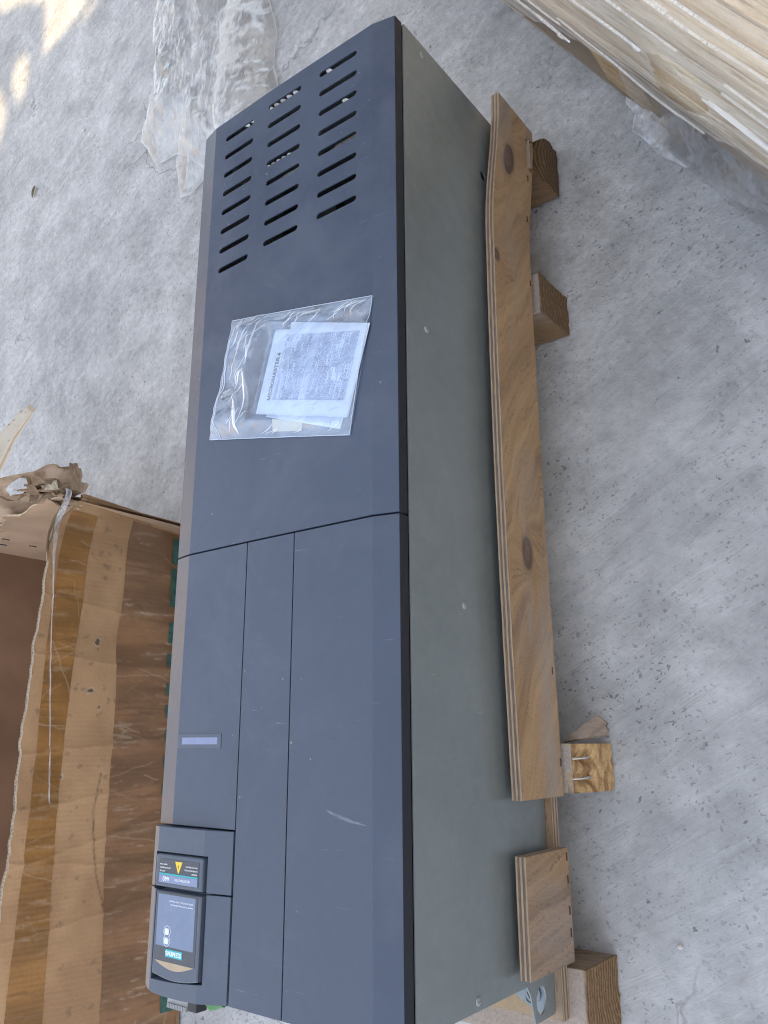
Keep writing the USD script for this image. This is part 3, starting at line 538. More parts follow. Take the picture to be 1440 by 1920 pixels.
def foot(y0, y1, x0, x1, seed, chip=None, wane=0.0, base=(.40, .28, .165), dark=(.22, .13, .07), label=None, slant=0.0, res=.0035):
    """Timber bearer: rough-sawn block, displaced and painted, end face towards +x."""
    m = trimesh.creation.box((x1 - x0, y1 - y0, .0880)); m.apply_translation(((x0 + x1) / 2, (y0 + y1) / 2, -.0612))
    # only the visible end is refined
    v, f = trimesh.remesh.subdivide_to_size(m.vertices, m.faces, .02, max_iter=10)
    for _ in range(3):
        c = v[f].mean(1); pick = np.where(c[:, 0] > x1 - .10)[0]
        v, f = trimesh.remesh.subdivide(v, f, pick)
    mm = trimesh.Trimesh(v, f, process=False); mm.merge_vertices(); v, f = np.array(mm.vertices), np.array(mm.faces)
    X, Y, Zz = v.T.copy()
    end = sm(x1 - .004, x1 - .0005, X)
    v[:, 0] += end * ((fbm(Y * 90, Zz * 90, seed, 4, seed) - .5) * .004 + slant * (-.017 - Zz))
    if wane:
        hgt = (Zz + .1052) / .088; yy = (Y - y0) / (y1 - y0)
        v[:, 1] -= wane * sm(.25, 1, hgt) ** 1.5 * sm(.5, 1, yy) * (y1 - y0)
        v[:, 0] -= end * .030 * sm(.25, 1, hgt) ** 2
    if chip: v = chip(v, X, Y, Zz, end)
    v[:, 1:] += .0016 * (np.stack([fbm(X * 20, Y * 30, Zz * 30, 3, seed + 1), fbm(X * 20, Y * 30 + 9, Zz * 30, 3, seed + 2)], -1) - .5) * (1 - end)[:, None]
    top = sm(-.022, -.0175, Zz) * (1 - end)
    c = wood_col(X, Y + Zz * .7, seed, (), base, dark, 80, .04, .35)
    cy, cz = (y0 + y1) / 2 + .01, -.13
    rr = np.hypot(Y - cy, (Zz - cz) * 1.1)
    ec = lerp((.27, .17, .09), (.12, .075, .042), .5 + .5 * np.sin(rr * 900 + 6 * fbm(Y * 40, Zz * 40, 0, 3, seed)))
    ec = ec * min(1.0, base[0] / .30)
    c = c + (ec - c) * (end * (0.0 if chip else 1.0))[:, None]
    if chip:
        tan = lerp((.50, .33, .165), (.28, .165, .08), sm(.4, .65, fbm(Y * 50, Zz * 160, 1, 4, seed)))
        c = c + (tan - c) * end[:, None]
    c = c + (np.array((.40, .36, .33)) - c) * (.55 * top)[:, None]
    return obj('foot', (v, f), 'end_grain', pal, smooth=35, col=np.clip(c, .01, 1), label=label)
foot(1.060, 1.143, .02, .380, 41, wane=.42, base=(.17, .105, .055), dark=(.08, .045, .025), label='rounded foot with a waney edge')
foot(.8225, .8830, .02, .3790, 42, base=(.22, .145, .08), dark=(.12, .07, .04))
def chip3(v, X, Y, Zz, end):
    h = (Zz + .1052) / .088
    v[:, 0] += end * (-.012 * sm(.55, .95, h) + .010 * (1 - h))
    v[:, 0] += end * .006 * (fbm(Y * 60, Zz * 60, 4, 3, 77) - .5) * sm(.3, .6, h)
    for ny in (.2045, .2285):
        d2 = ((Y - ny) / .008) ** 2 + ((h - .62) / .16) ** 2
        v[:, 0] -= end * .010 * np.exp(-d2)
    return v
f3 = foot(.1895, .2455, .02, .3835, 43, chip=chip3, base=(.40, .34, .28), dark=(.24, .19, .15), label='broken foot with bent nails')
for ny in (.2045, .2275):
    a = np.linspace(0, 1, 12)
    obj('nail', tube(np.c_[.369 + .0175 * np.sin(a * 2.6), ny + .004 * a, -.030 - .030 * a], np.r_[.0016, np.full(10, .0017), .0009], 8), 'nail_steel', f3)
for k, (yy, zz) in enumerate(((.238, -.082), (.214, -.080), (.196, -.094))):
    obj('staple', tube([(.387, yy, zz), (.3905 + .001 * k, yy - .003, zz - .004), (.390, yy - .005, zz - .009)], .0007, 6), 'staple_rust', f3)
v, f, X, Y = sheet(sg.Polygon([(0, 0), (.052, .010), (.056, .016), (.053, .021), (.055, .025), (.046, .034), (.040, .033)]), .003, lambda s, t: np.stack([.360 + s * .93, .2475 + t * .9, -.035 - .35 * s + .002 * fbm(s * 30, t * 200, 0, 3, 3)], -1))
vv = np.concatenate([v, v - [.002, .001, .011]]); nv = len(v)
eb = trimesh.Trimesh(v, f, process=False); ed = eb.edges_sorted; uq, ct = np.unique(ed, axis=0, return_counts=True); bd = uq[ct == 1]
obj('splinter', (vv, np.vstack([f, f[:, ::-1] + nv, np.c_[bd[:, 0], bd[:, 1], bd[:, 1] + nv], np.c_[bd[:, 0], bd[:, 1] + nv, bd[:, 0] + nv]])), 'wood', f3,
    col=wood_col(np.r_[X, X], np.r_[Y, Y] * 1.0, 49, (), (.27, .19, .12), (.09, .06, .04), 160, -.7, .3))
foot(-.0745, .0035, .02, .3795, 44, base=(.30, .215, .145), dark=(.17, .11, .065), label='square foot at the near corner')
for y, z in ((1.105, -.018), (1.04, -.014), (.965, -.004), (.86, -.001), (.70, .004), (.505, .007), (.33, .004), (.2245, -.004), (.122, -.004), (.098, -.004), (.066, -.004), (.0435, -.004)):
    h = .004
    obj('staple', tube([(DX + .0125, y - h, z), (DX + .0148, y - h, z + .0003), (DX + .0148, y + h, z + .0006), (DX + .0125, y + h, z)], .00075, 6), 'staple_rust', pal)

# ------------------------------------------------------------------ zip bag with papers on the cover
bq = np.array([(.0592, .6146), (.0913, .7713), (.3215, .7235), (.2895, .5657)])
def bag_xy(U, V):   # U along the long side from the zip, V across
    a = bq[0] + (bq[3] - bq[0]) * U[..., None]; b = bq[1] + (bq[2] - bq[1]) * U[..., None]
    return a + (b - a) * V[..., None]
lq = np.array([(.1432, .6274), (.1714, .7287), (.3170, .6899), (.2857, .5867)])
leafpoly = sg.Polygon([(.1432, .6274), (.1714, .7287), (.1959, .723), (.1976, .7325), (.317, .6899), (.2857, .5867)])
import shapely
def in_leaf(P, soft=.012):
    d = shapely.distance(shapely.points(P), leafpoly); return 1 - sm(0, soft, d)
def bag_pos(U, V, lift, amp, seed):
    P = bag_xy(U, V); P[..., 0] = np.minimum(P[..., 0], .3195 + .3 * (P[..., 0] - .3195))
    lf = in_leaf(P)
    edge = np.minimum(np.minimum(U, 1 - U) * .23, np.minimum(V, 1 - V) * .16)
    puff = sm(0, .02, edge)
    w = crumple(P[..., 0], P[..., 1], 2.6, seed, 8)
    ridge = np.exp(-((U - .285 - .03 * np.sin(V * 5)) / .012) ** 2) * .0035 * sm(.02, .2, V)
    streak = .0022 * triw(U * 9 + .8 * V + .5 * fbm(U * 5, V * 4, seed, 3, seed)) * (1 - lf) * sm(.0, .06, edge) * sm(.12, .2, U)
    wav = .0005 * np.sin(V * 40) * (1 - sm(.0, .05, U))
    z = cover_z(P[..., 0]) + lift + (amp * w * (1 - .88 * lf) + ridge + streak) * puff + .0026 * lf + wav + .0012
    return np.stack([P[..., 0], P[..., 1], z], -1)
bag = thing('zip_bag', 'clear zip-lock plastic bag holding leaflets, lying on the cabinet cover', 'plastic bag', (.19, .66, H + .023))
us, vs_ = np.linspace(0, 1, 190), np.linspace(0, 1, 130)
hole_b = (.045, .40)
v, f, U, V = grid(us, vs_, lambda U, V: bag_pos(U, V, .0004, .26, 3))
c = np.stack([U[f].mean(1) - hole_b[0], (V[f].mean(1) - hole_b[1])], 1); f1 = f[np.hypot(c[:, 0] * .235, c[:, 1] * .16) > .0028]
obj('top_film', (v, f1), 'bag_film', bag, smooth=True)
v, f, U, V = grid(us[::3], vs_[::3], lambda U, V: np.concatenate([bag_xy(U, V), (cover_z(bag_xy(U, V)[..., 0]) + .0005)[..., None]], -1))
obj('back_film', (v, f), 'bag_film', bag, smooth=True)
def seam(path, w, r):
    pts = np.array(path); return tube(bag_pos(pts[:, 0], pts[:, 1], .0010, .26, 3), r, 6)
k = np.linspace(0.005, .995, 90)
obj('zip_seal', cat(seam(np.c_[.078 + 0 * k, k], 0, .0004), seam(np.c_[.092 + 0 * k, k], 0, .0006)), 'seam_plastic', bag)
rs = np.random.RandomState(31); crs = []
def crease(u0, v0, u1, v1, w, bow=.02, seed=0):
    a = np.linspace(0, 1, 24); u = u0 + (u1 - u0) * a + bow * np.sin(a * np.pi) + .012 * (fbm(a * 5, 0 * a, seed, 2, seed) - .5); vq = v0 + (v1 - v0) * a
    wd = w * np.sin(np.pi * np.clip(a, .03, .97)) ** .6 / .235
    p = [bag_pos(np.clip(u + k * wd, 0, 1), np.clip(vq, 0, 1), .0011 + (.0006 if k == 0 else 0), .26, 3) for k in (-1, 0, 1)]; n_ = 24
    crs.append((np.vstack(p), np.array([(r * n_ + j, r * n_ + j + 1, (r + 1) * n_ + j + 1, (r + 1) * n_ + j) for r in (0, 1) for j in range(n_ - 1)])))
crease(.265, .14, .285, .97, .0016, .012, 1); crease(.245, .03, .20, .30, .0026, .01, 2)
for i in range(15):
    u0, v0 = rs.uniform(.10, .26), rs.uniform(.04, .9); ln_ = rs.uniform(.08, .3); crease(u0, v0, u0 + rs.uniform(.02, .12), v0 + ln_, rs.uniform(.0003, .0011), rs.uniform(-.02, .02), i + 5)
for i in range(14):
    u0 = rs.uniform(.30, .92); crease(u0, rs.uniform(.84, .93), u0 + rs.uniform(.02, .10), rs.uniform(.94, .99), rs.uniform(.0004, .0012), rs.uniform(-.03, .03), i + 50)
for i in range(6):
    u0 = rs.uniform(.35, .9); crease(u0, .03, u0 + rs.uniform(.03, .1), rs.uniform(.05, .10), rs.uniform(.0004, .001), .01, i + 70)
obj('crease', cat(*crs), 'crease_film', bag, smooth=True, kind='stuff')
def bag_edge(p): return tube(bag_pos(p[:, 0], p[:, 1], .0006, .26, 3), .0003, 5)
obj('welded_edge', cat(bag_edge(np.c_[k, .003 + 0 * k]), bag_edge(np.c_[k, .997 + 0 * k]), bag_edge(np.c_[.998 + 0 * k, k]), bag_edge(np.c_[.002 + 0 * k, k])), 'seam_plastic', bag)
def flat_sheet(poly, lift, size=.006, seed=0, amp=.0006):
    return sheet(poly, size, lambda x, y: np.stack([x, y, cover_z(np.minimum(x, .30)) * .5 + .5 * (H + .0232) + lift + amp * fbm(x * 25, y * 25, seed, 3, seed)], -1))
leaf = thing('leaflet', 'folded white instruction leaflet with printed table inside the zip bag', 'leaflet', (.23, .66, H + .024))
P1 = sg.Polygon([(.1432, .6274), (.1714, .7287), (.1735, .7300), (.1948, .7228), (.2860, .5950), (.2857, .5867)])
P1 = sg.Polygon([(.1432, .6274), (.1705, .7275), (.1735, .7300), (.3150, .6870), (.2857, .5867)])
v, f, _, _ = flat_sheet(P1, .0018); obj('front_page', (v, f), 'paper', leaf, smooth=True)
P2 = sg.Polygon([(.1950, .7180), (.1976, .7325), (.3175, .6905), (.2870, .5870), (.2700, .6)])
v, f, _, _ = flat_sheet(P2, .0012); obj('back_page', (v, f), 'paper', leaf, smooth=True)
d1 = np.array([.0282, .1013]); d1 /= np.linalg.norm(d1); d2 = np.array([d1[1], -d1[0]])   # along the lines of print, and across them
o1 = np.array([.1432, .6274]); rot1 = math.atan2(d1[1], d1[0])
def on_leaf(a, b): return o1 + d1 * a + d2 * b          # a along the print, b down the page
zl = lambda x: cover_z(min(x, .30)) * .5 + .5 * (H + .0232) + .0018 + .0007
p = on_leaf(.017, .0195)
obj('title', text('MICROMASTER 4', .0052, p[0], p[1], zl(p[0]) + .0001, rot1, .0001, bold=True), 'ink_black', leaf)
rs = np.random.RandomState(8); strips, rules = [], []
def bar(a0, a1, b0, b1, dz=.0002):
    q = np.array([on_leaf(a0, b0), on_leaf(a1, b0), on_leaf(a1, b1), on_leaf(a0, b1)])
    return np.c_[q, [zl(x) + dz for x in q[:, 0]]], np.array([[0, 1, 2, 3]])
b = .0255
while b < .138:
    dense = (fbm(np.array([b * 60.]), np.array([0.]), 0, 3, 4)[0] > .44)
    a = .0190
    end = .098 - .0 * b
    if dense:
        while a < end:
            w = rs.uniform(.0009, .004); strips.append(bar(a, min(a + w, end), b, b + rs.uniform(.0006, .0010))); a += w + rs.uniform(.0005, .0012)
            if rs.rand() < .06: a += rs.uniform(.004, .02)
    else: rules.append(bar(.0190 if rs.rand() < .6 else .05, end, b, b + .00035))
    b += .00155
for a0 in (.0185, .0985): rules.append(bar(a0, a0 + .0004, .0235, .139))
rules.append(bar(.0185, .0985, .0235, .0239)); rules.append(bar(.0185, .0985, .139, .1394))
for bb in (.06, .105): rules.append(bar(.058, .0584, bb - .018, bb + .012))
obj('small_print', cat(*strips), 'ink', leaf, kind='stuff'); obj('table_rules', cat(*rules), 'ink', leaf)
lf2 = thing('leaflet', 'second white sheet peeking out from under the printed leaflet in the bag', 'leaflet', (.22, .60, H + .024))
P3 = sg.Polygon([(.1597, .6200), (.1640, .6260), (.2830, .5960), (.2803, .5881), (.2760, .576)])
v, f, _, _ = flat_sheet(P3, .0010, seed=4); obj('page', (v, f), 'paper', lf2, smooth=True)
obj('page_print', cat(*[text(s, .0016, x, y, zl(x) - .0004, rot1, .0001) for s, x, y in (('L1', .254, .5865), ('C 4', .258, .5850), ('6SE', .262, .5838), ('A-B', .277, .5835), ('.', .235, .5965))]), 'ink_black', lf2)
crd = thing('paper_tag', 'small cream paper tag at the edge of the zip bag', 'paper tag', (.195, .60, H + .024))
P4 = sg.Polygon([(.1700, .6150), (.1718, .5986), (.2187, .5878), (.2200, .6000)])
v, f, _, _ = flat_sheet(P4, .0006, seed=6); obj('card', (v, f), 'old_paper', crd, smooth=True)

# ------------------------------------------------------------------ cardboard box
bx = thing('cardboard_box', 'battered open cardboard box with brown packing tape beside the cabinet', 'cardboard box', (-.65, .15, G))
ZB, ZR, YF, YN, XO = G + .001, .200, .655, -.42, -.885
def wall_x(Y, Zz, inner=0.0):
    h = (Zz - ZB) / (ZR - ZB)
    xr = np.interp(Y, [-.42, .0, .40, .56, .61, .66], [-.470, -.467, -.466, -.452, -.438, -.405])
    xb = np.interp(Y, [-.42, -.19, .30, .66], [-.398, -.408, -.442, -.462])
    bulge = .010 * np.sin(np.clip(h, 0, 1) * np.pi) * (fbm(Y * 4, Zz * 3, 0, 3, 21) - .2)
    dents = -.012 * np.exp(-((Y - .43) / .06) ** 2 - ((Zz - .04) / .05) ** 2) - .006 * np.exp(-((Y - .12) / .09) ** 2 - ((Zz + .03) / .05) ** 2)
    fold = 0
    for y0, sl, dp, sd in ((.475, .12, .0022, 1), (.385, .05, .002, 2), (.245, -.10, .003, 3), (.165, -.12, .0028, 4), (.095, -.22, .0035, 5), (.055, .1, .002, 6), (-.02, -.15, .0025, 7)):
        yy = y0 + sl * (Zz - .05) + .010 * (fbm(Zz * 22, sd * 1.0 + 0 * Zz, 0, 3, sd) - .5)
        fold = fold + dp * np.exp(-np.abs(Y - yy) / .006)
    fine = .0024 * (fbm(Y * 45, Zz * 45, 1, 4, 23) - .5) + .00016 * np.sin(2 * np.pi * Y / .0078 + 3 * fbm(Y * 9, Zz * 9, 0, 2, 3)) * sm(.35, .6, fbm(Y * 6, Zz * 8, 5, 3, 6))
    return xr + (xb - xr) * (1 - np.clip(h, -.2, 1.2)) + bulge + dents + fold + fine - inner
def rim_z(Y): return ZR - .004 + 0.012 * (fbm(Y * 7, 0 * Y, 0, 3, 31) - .5) + .008 * (fbm(Y * 40, 0 * Y, 0, 2, 32) - .5) - .030 * sm(.60, .66, Y)
def wall_col(Y, Zz):
    base = lerp((.42, .26, .14), (.32, .19, .10), sm(.35, .65, fbm(Y * 9, Zz * 9, 0, 4, 41)))
    spots = sm(.68, .74, fbm(Y * 70, Zz * 70, 0, 3, 44)); base = base + (np.array((.16, .11, .075)) - base) * (.5 * spots)[:, None]
    for y0, z0, r in ((.420, .083, .0065), (.335, .092, .009), (.308, .072, .004), (.195, .13, .007), (-.21, .06, .009)):   # tears and punctures
        d = np.hypot((Y - y0) * (1.6 if r > .0065 else .9) + .5 * (Zz - z0), (Zz - z0) * 1.1) / r + 2.0 * (fbm(Y * 120, Zz * 120, 0, 3, 45) - .5)
        base = base + (np.array((.10, .075, .06)) - base) * (1 - sm(.6, .9, d))[:, None]
        base = base + (np.array((.50, .42, .32)) - base) * ((1 - sm(.9, 1.2, d)) * sm(.7, .9, d) * .6)[:, None]
    cy = .13 - .10 * (Zz - .06) / .1 * .5 + .02 * np.sin(Zz * 60)            # long crack in the liner
    ck = np.exp(-np.abs(Zz - (.048 + .02 * np.sin((Y - .02) * 14) + .006 * (fbm(Y * 40, 0 * Y, 0, 3, 47) - .5))) / .0011) * (Y > -.02) * (Y < .20)
    base = base + (np.array((.07, .045, .03)) - base) * (.8 * np.clip(ck, 0, 1))[:, None]
    return base
ysb = np.arange(YN, .664, .0018)
def wf(Y, U): Zt_ = rim_z(Y); Zz = ZB + (Zt_ - ZB) * U; return np.stack([wall_x(Y, Zz), Y, Zz], -1)
v, f, Y, U = grid(ysb, np.linspace(0, 1, 120), wf)
wl_ = obj('side_wall', (v, f), 'kraft', bx, smooth=True, col=wall_col(Y, v[:, 2]))
TI = .0068
v, f, Y, U = grid(ysb[::2], np.linspace(0, 1, 40), lambda Y, U: np.stack([wall_x(Y, ZB + (rim_z(Y) - ZB) * U, TI), Y, ZB + (rim_z(Y) - ZB) * U], -1))
obj('inner_liner', (v, f), 'kraft', wl_, smooth=True, col=np.tile((.30, .195, .11), (len(v), 1)))
# corrugated cut edge: two flutes of zigzag paper between the liners
yz = np.arange(YN, .652, .00055)
flute = []
for o, ph in ((.0004, 0.0), (.0036, 1.3)):
    xz = wall_x(yz, rim_z(yz)) - o - .0014 * (1 + np.sin(yz / .0042 * 2 * np.pi * .72 + ph + 3 * fbm(yz * 12, 0 * yz, 0, 2, 61)))
    top = np.c_[xz, yz, rim_z(yz) - .0003 + .0016 * (fbm(yz * 130, 0 * yz, ph, 2, 62) - .5)]; low = top - [0, 0, .011]
    n_ = len(top); flute.append((np.vstack([top, low, top - [.00045, 0, 0], low - [.00045, 0, 0]]), np.vstack([np.array([(i, i + 1, n_ + i + 1, n_ + i) for i in range(n_ - 1)]), np.array([(i, i + 1, 2 * n_ + i + 1, 2 * n_ + i) for i in range(n_ - 1)])])))
for o in (0.0, .0034, .0066):
    a0 = np.c_[wall_x(yz, rim_z(yz)) - o - .0004, yz, rim_z(yz) + .0003 + .0010 * (fbm(yz * 90, 0 * yz, o * 900, 2, 63) - .5)]; n_ = len(a0)
    flute.append((np.vstack([a0, a0 + [.0007, 0, 0]]), np.array([(i, i + 1, n_ + i + 1, n_ + i) for i in range(n_ - 1)])))
fl = cat(*flute); obj('torn_rim', fl, 'kraft_torn', wl_, col=lerp((.62, .56, .46), (.46, .38, .28), fbm(fl[0][:, 1] * 60, fl[0][:, 0] * 60, 0, 3, 64)))
# tapes, following the wall
def tape(name, z_lo, z_hi, y0, y1, col, seed, label, rag=.003, worn=.5):
    def tf(Y, U):
        lo, hi = z_lo(Y) + rag * .4 * (fbm(Y * 30, 0 * Y, 0, 3, seed) - .5), z_hi(Y) + rag * .4 * (fbm(Y * 30, 0 * Y, 3, 3, seed) - .5)
        Zz = lo + (hi - lo) * U
        return np.stack([wall_x(Y, Zz) + .0009 + .0006 * (crumple(Y, Zz, 8, seed, 4) * 20 - .5).clip(-1, 1), Y, Zz], -1)
    nz = 76
    v, f, Y, U = grid(np.arange(y0, y1, .0017), np.linspace(0, 1, nz), tf)
    Zz = v[:, 2]
    k = sm(.35, .65, fbm(Y * 30, Zz * 8, 0, 4, seed)); c = lerp(col, np.array(col) * .66, k)
    lines = sm(.60, .70, fbm(Y * 170, Zz * 12, 0, 3, seed + 2)) * .45; c = c + (np.array(col) * .45 - c) * lines[:, None]
    wear = sm(.60, .72, fbm(Y * 150, Zz * 34, 0, 4, seed + 4)) * sm(.42, .6, fbm(Y * 14, Zz * 14, 0, 3, seed + 9)) * worn * .8; c = c + (np.array((.42, .32, .22)) - c) * wear[:, None]
    lift = np.clip(np.exp(-np.abs(((Y * 1.0 + .1 * Zz + .02 * fbm(Zz * 20, Y * 4, 0, 3, seed)) % .075) - .037) / .0022), 0, 1) * sm(.45, .6, fbm(Y * 10, Zz * 25, 0, 3, seed + 6)) * .35
    c = c + (np.array((.42, .32, .22)) - c) * lift[:, None]
    rl = np.random.RandomState(seed)
    for i in range(26):                                   # white stress lines where the tape has been folded
        ya, za = rl.uniform(y0, y1), rl.uniform(z_lo(np.array(0.)), z_hi(np.array(0.))); th = rl.choice([rl.normal(1.45, .25), rl.uniform(0, 3.14)], p=[.7, .3]); ll = rl.uniform(.01, .07)
        a_ = (Y - ya) * np.cos(th) + (Zz - za) * np.sin(th); b_ = -(Y - ya) * np.sin(th) + (Zz - za) * np.cos(th) + .006 * (fbm(a_ * 60, 0 * a_, i, 2, i) - .5)
        m_ = np.exp(-(b_ / rl.uniform(.0006, .0012)) ** 2) * (np.abs(a_) < ll) * rl.uniform(.12, .5)
        c = c + (np.array((.44, .34, .24)) - c) * m_[:, None]
    return obj(name, (v, f), 'tape_brown', wl_, smooth=True, col=np.clip(c, .01, 1), label=label)
tape('tape', lambda y: .127 + .004 * np.sin(y * 9), lambda y: .1765 - .002 * np.sin(y * 7), YN, .635, (.30, .145, .042), 71, 'amber packing tape near the rim', worn=.35)
tape('tape', lambda y: -.0985 + 0 * y, lambda y: .040 + .010 * y + .003 * np.sin(y * 11), YN, .645, (.245, .128, .060), 72, 'wide wrinkled brown packing tape', worn=.6)
# green printed dashes on the lower tape and larger patch near the camera
def patch(y0, y1, z0, z1, name='green_mark'):
    v, f, _, _ = grid(np.linspace(y0, y1, 9), np.linspace(z0, z1, 7), lambda Y, Zz: np.stack([wall_x(Y, Zz) + .0022, Y + .002 * (fbm(Y * 40, Zz * 200, 0, 2, 5) - .5), Zz + .002 * (fbm(Y * 90, Zz * 90, 0, 2, 6) - .5)], -1))
    obj(name, (v, f), 'green_tape', wl_, smooth=True)
plain('green_tape', (.035, .10, .085), .35, var=.35, scale=90.0)
for y0, y1 in ((.635, .585), (.575, .50), (.47, .43), (.41, .387), (.355, .335), (.315, .293), (.272, .252), (.225, .206), (.18, .16), (.135, .115), (.09, .07)): patch(y1, y0, -.078, -.060)
patch(-.185, -.150, -.093, -.068); patch(-.23, -.215, -.10, -.085)
# other walls and floor
def panel(name, fn, us, vs__, colr, seed, sm_=True, parent=bx, label=None):
    v, f, U, V = grid(us, vs__, fn); c = lerp(colr, np.array(colr) * .72, sm(.3, .7, fbm(v[:, 0] * 7 + v[:, 1] * 7, v[:, 2] * 7, 0, 4, seed)))
    return obj(name, (v, f), 'kraft', parent, smooth=sm_, col=c, label=label)
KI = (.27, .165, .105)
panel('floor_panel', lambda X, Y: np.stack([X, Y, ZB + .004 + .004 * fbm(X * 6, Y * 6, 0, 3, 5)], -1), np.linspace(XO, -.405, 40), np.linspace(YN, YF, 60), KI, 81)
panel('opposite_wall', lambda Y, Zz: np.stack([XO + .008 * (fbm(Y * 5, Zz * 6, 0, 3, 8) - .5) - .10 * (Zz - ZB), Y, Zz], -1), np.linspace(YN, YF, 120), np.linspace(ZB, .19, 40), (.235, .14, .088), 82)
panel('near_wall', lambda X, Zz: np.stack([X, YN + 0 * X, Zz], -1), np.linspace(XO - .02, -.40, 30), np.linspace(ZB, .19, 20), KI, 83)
# far wall with a torn top edge
tx = [-.93, -.86, -.80, -.74, -.69, -.66, -.624, -.605, -.583, -.55, -.511, -.48, -.447, -.408, -.40]; tz = [.17, .185, .165, .175, .172, .178, .189, .207, .189, .193, .206, .209, .213, .204, .190]
def fw(X, U):
    top = np.interp(X, tx, tz) + .004 * (fbm(X * 60, 0 * X, 0, 3, 9) - .5); Zz = ZB + (top - ZB) * U
    curl = .010 * sm(.86, 1, U) * (fbm(X * 18, 0 * X, 0, 3, 12) - .3)
    return np.stack([X, YF - .006 + .006 * (fbm(X * 6, Zz * 6, 0, 3, 10) - .5) - curl - .0025 * np.exp(-np.abs(X + .80) / .004), Zz], -1)
fwall = panel('far_wall', fw, np.linspace(-.90, -.412, 160), np.linspace(0, 1, 60), (.42, .29, .195), 84)
panel('outer_liner', lambda X, U: fw(X, U * .97) + [0, .006, 0], np.linspace(-.90, -.41, 80), np.linspace(0, 1, 30), (.36, .24, .14), 85, parent=fwall)
rimx = np.linspace(-.90, -.412, 500); rt = fw(rimx, np.ones_like(rimx)); 
rv = np.vstack([rt + [0, 0, .0008], rt + np.c_[0 * rimx, .0022 + .003 * fbm(rimx * 80, 0 * rimx, 0, 2, 3), .002 * fbm(rimx * 90, 0 * rimx, 0, 3, 13)], rt + [0, .006, -.006]]); n_ = 500
obj('torn_edge', (rv, np.array([(r * n_ + i, r * n_ + i + 1, (r + 1) * n_ + i + 1, (r + 1) * n_ + i) for r in (0, 1) for i in range(n_ - 1)])), 'kraft_torn', fwall, col=lerp((.56, .44, .31), (.34, .25, .17), fbm(rv[:, 0] * 60, rv[:, 2] * 90, 0, 3, 2)))
# black ink squiggles on the far wall
for x0, z0 in ((-.742, .120), (-.755, .055), (-.79, .10)):
    a = np.linspace(0, 1, 9); zz = z0 + .016 * a; xx = x0 + .008 * triw(a * 2.3)
    pts = np.array([np.r_[x, np.interp(x, [-1, 0], [0, 0]), z] for x, z in zip(xx, zz)]); pts[:, 1] = YF - .0145
    obj('ink_mark', tube(pts, .0011, 5), 'black_print', fwall)
# crushed upper flap with a hole, leaning outwards behind the far wall
fp = sg.Polygon([(-.95, .275), (-.80, .292), (-.66, .300), (-.55, .302), (-.442, .299), (-.40, .296), (-.368, .292), (-.345, .288), (-.331, .284), (-.318, .272), (-.322, .235), (-.335, .205), (-.36, .185), (-.40, .178), (-.46, .175), (-.60, .15), (-.95, .15)])
fp = sa.translate(fp, -.045, 0).difference(sg.Polygon([(-.580, .235), (-.568, .262), (-.532, .275), (-.495, .285), (-.472, .275), (-.487, .255), (-.508, .240), (-.541, .23)]))
def flap(s, t):
    t = .17 + (t - .17) * .66
    lean = (t - .17); cr = crumple(s, t, 4.0, 15, 7) * sm(-.52, -.36, s)
    return np.stack([s + .25 * cr, YF + .004 + .35 * lean + .5 * cr + .008 * np.sin(s * 20) + .01 * sm(.27, .30, t), t - .004 - .25 * cr], -1)
v, f, S, T = sheet(fp, .006, flap)
obj('crushed_flap', (v, f), 'kraft', bx, smooth=30, col=lerp((.36, .265, .19), (.22, .155, .105), sm(.35, .65, fbm(S * 26, T * 26, 0, 4, 19))), label='crushed torn flap with a hole')
# crumpled liner shreds at the far corner
rs = np.random.RandomState(4)
for i in range(16):
    c0 = np.array([-.36 - .09 * rs.rand() ** 1.3, YF - .012 + .02 * rs.rand(), .208 + .055 * rs.rand()])
    ln_, wd = rs.uniform(.025, .065), rs.uniform(.006, .016); d = np.array([rs.uniform(-1, .7), rs.uniform(-.5, .5), rs.uniform(-.4, .7)]); d /= np.linalg.norm(d); e = np.cross(d, [.2, .9, .3]); e /= np.linalg.norm(e); n3 = np.cross(d, e)
    def shred(A, B, c0=c0, d=d, e=e, n3=n3, ln_=ln_, wd=wd, i=i):
        k = A[..., None]; w = (B * wd * (1 - .5 * A))[..., None]
        return c0 + d * k * ln_ + e * w + n3 * (.018 * np.sin(A * (2 + i % 3) + i) * A + .006 * (fbm(A * 5, B * 3, i, 2, i) - .5))[..., None]
    v, f, A, B = grid(np.linspace(0, 1, 14), np.linspace(-1, 1, 7), shred)
    cc = [(.40, .29, .19), (.50, .42, .32), (.24, .165, .11), (.33, .23, .15)][i % 4]
    obj('torn_shred', (v, f), 'kraft_torn', bx, smooth=True, col=lerp(cc, np.array(cc) * .55, sm(.3, .7, fbm(A * 6, B * 3, i, 3, 3))))
# loose corner liner at the rim and a clear film tail hanging over the corner
v, f, A, B = grid(np.linspace(0, 1, 40), np.linspace(0, 1, 12), lambda A, B: np.stack([-.452 + .03 * A - .022 * B * np.sin(A * np.pi), .545 + .095 * A, .196 + .012 * np.sin(A * 3) - .016 * B + .004 * fbm(A * 8, B * 3, 0, 3, 3)], -1))
obj('peeled_liner', (v, f), 'kraft_torn', bx, smooth=True, col=lerp((.44, .31, .19), (.34, .23, .14), fbm(A * 9, B * 4, 0, 3, 3)))
def tail(A, B):
    y = .655 - .50 * A; z = .215 - .05 * A ** .5 - .018 * A; z = z - .02 * np.exp(-(A / .1) ** 2) * 0
    w = .012 - .0095 * sm(.0, .30, A)
    z2 = z + (B - .5) * w
    return np.stack([wall_x(np.minimum(y, .66), z2) + .004 + .004 * crumple(A * .6, B * .1, 9, 5, 5) * 8 + .02 * np.exp(-(A / .06) ** 2), y, z2], -1)
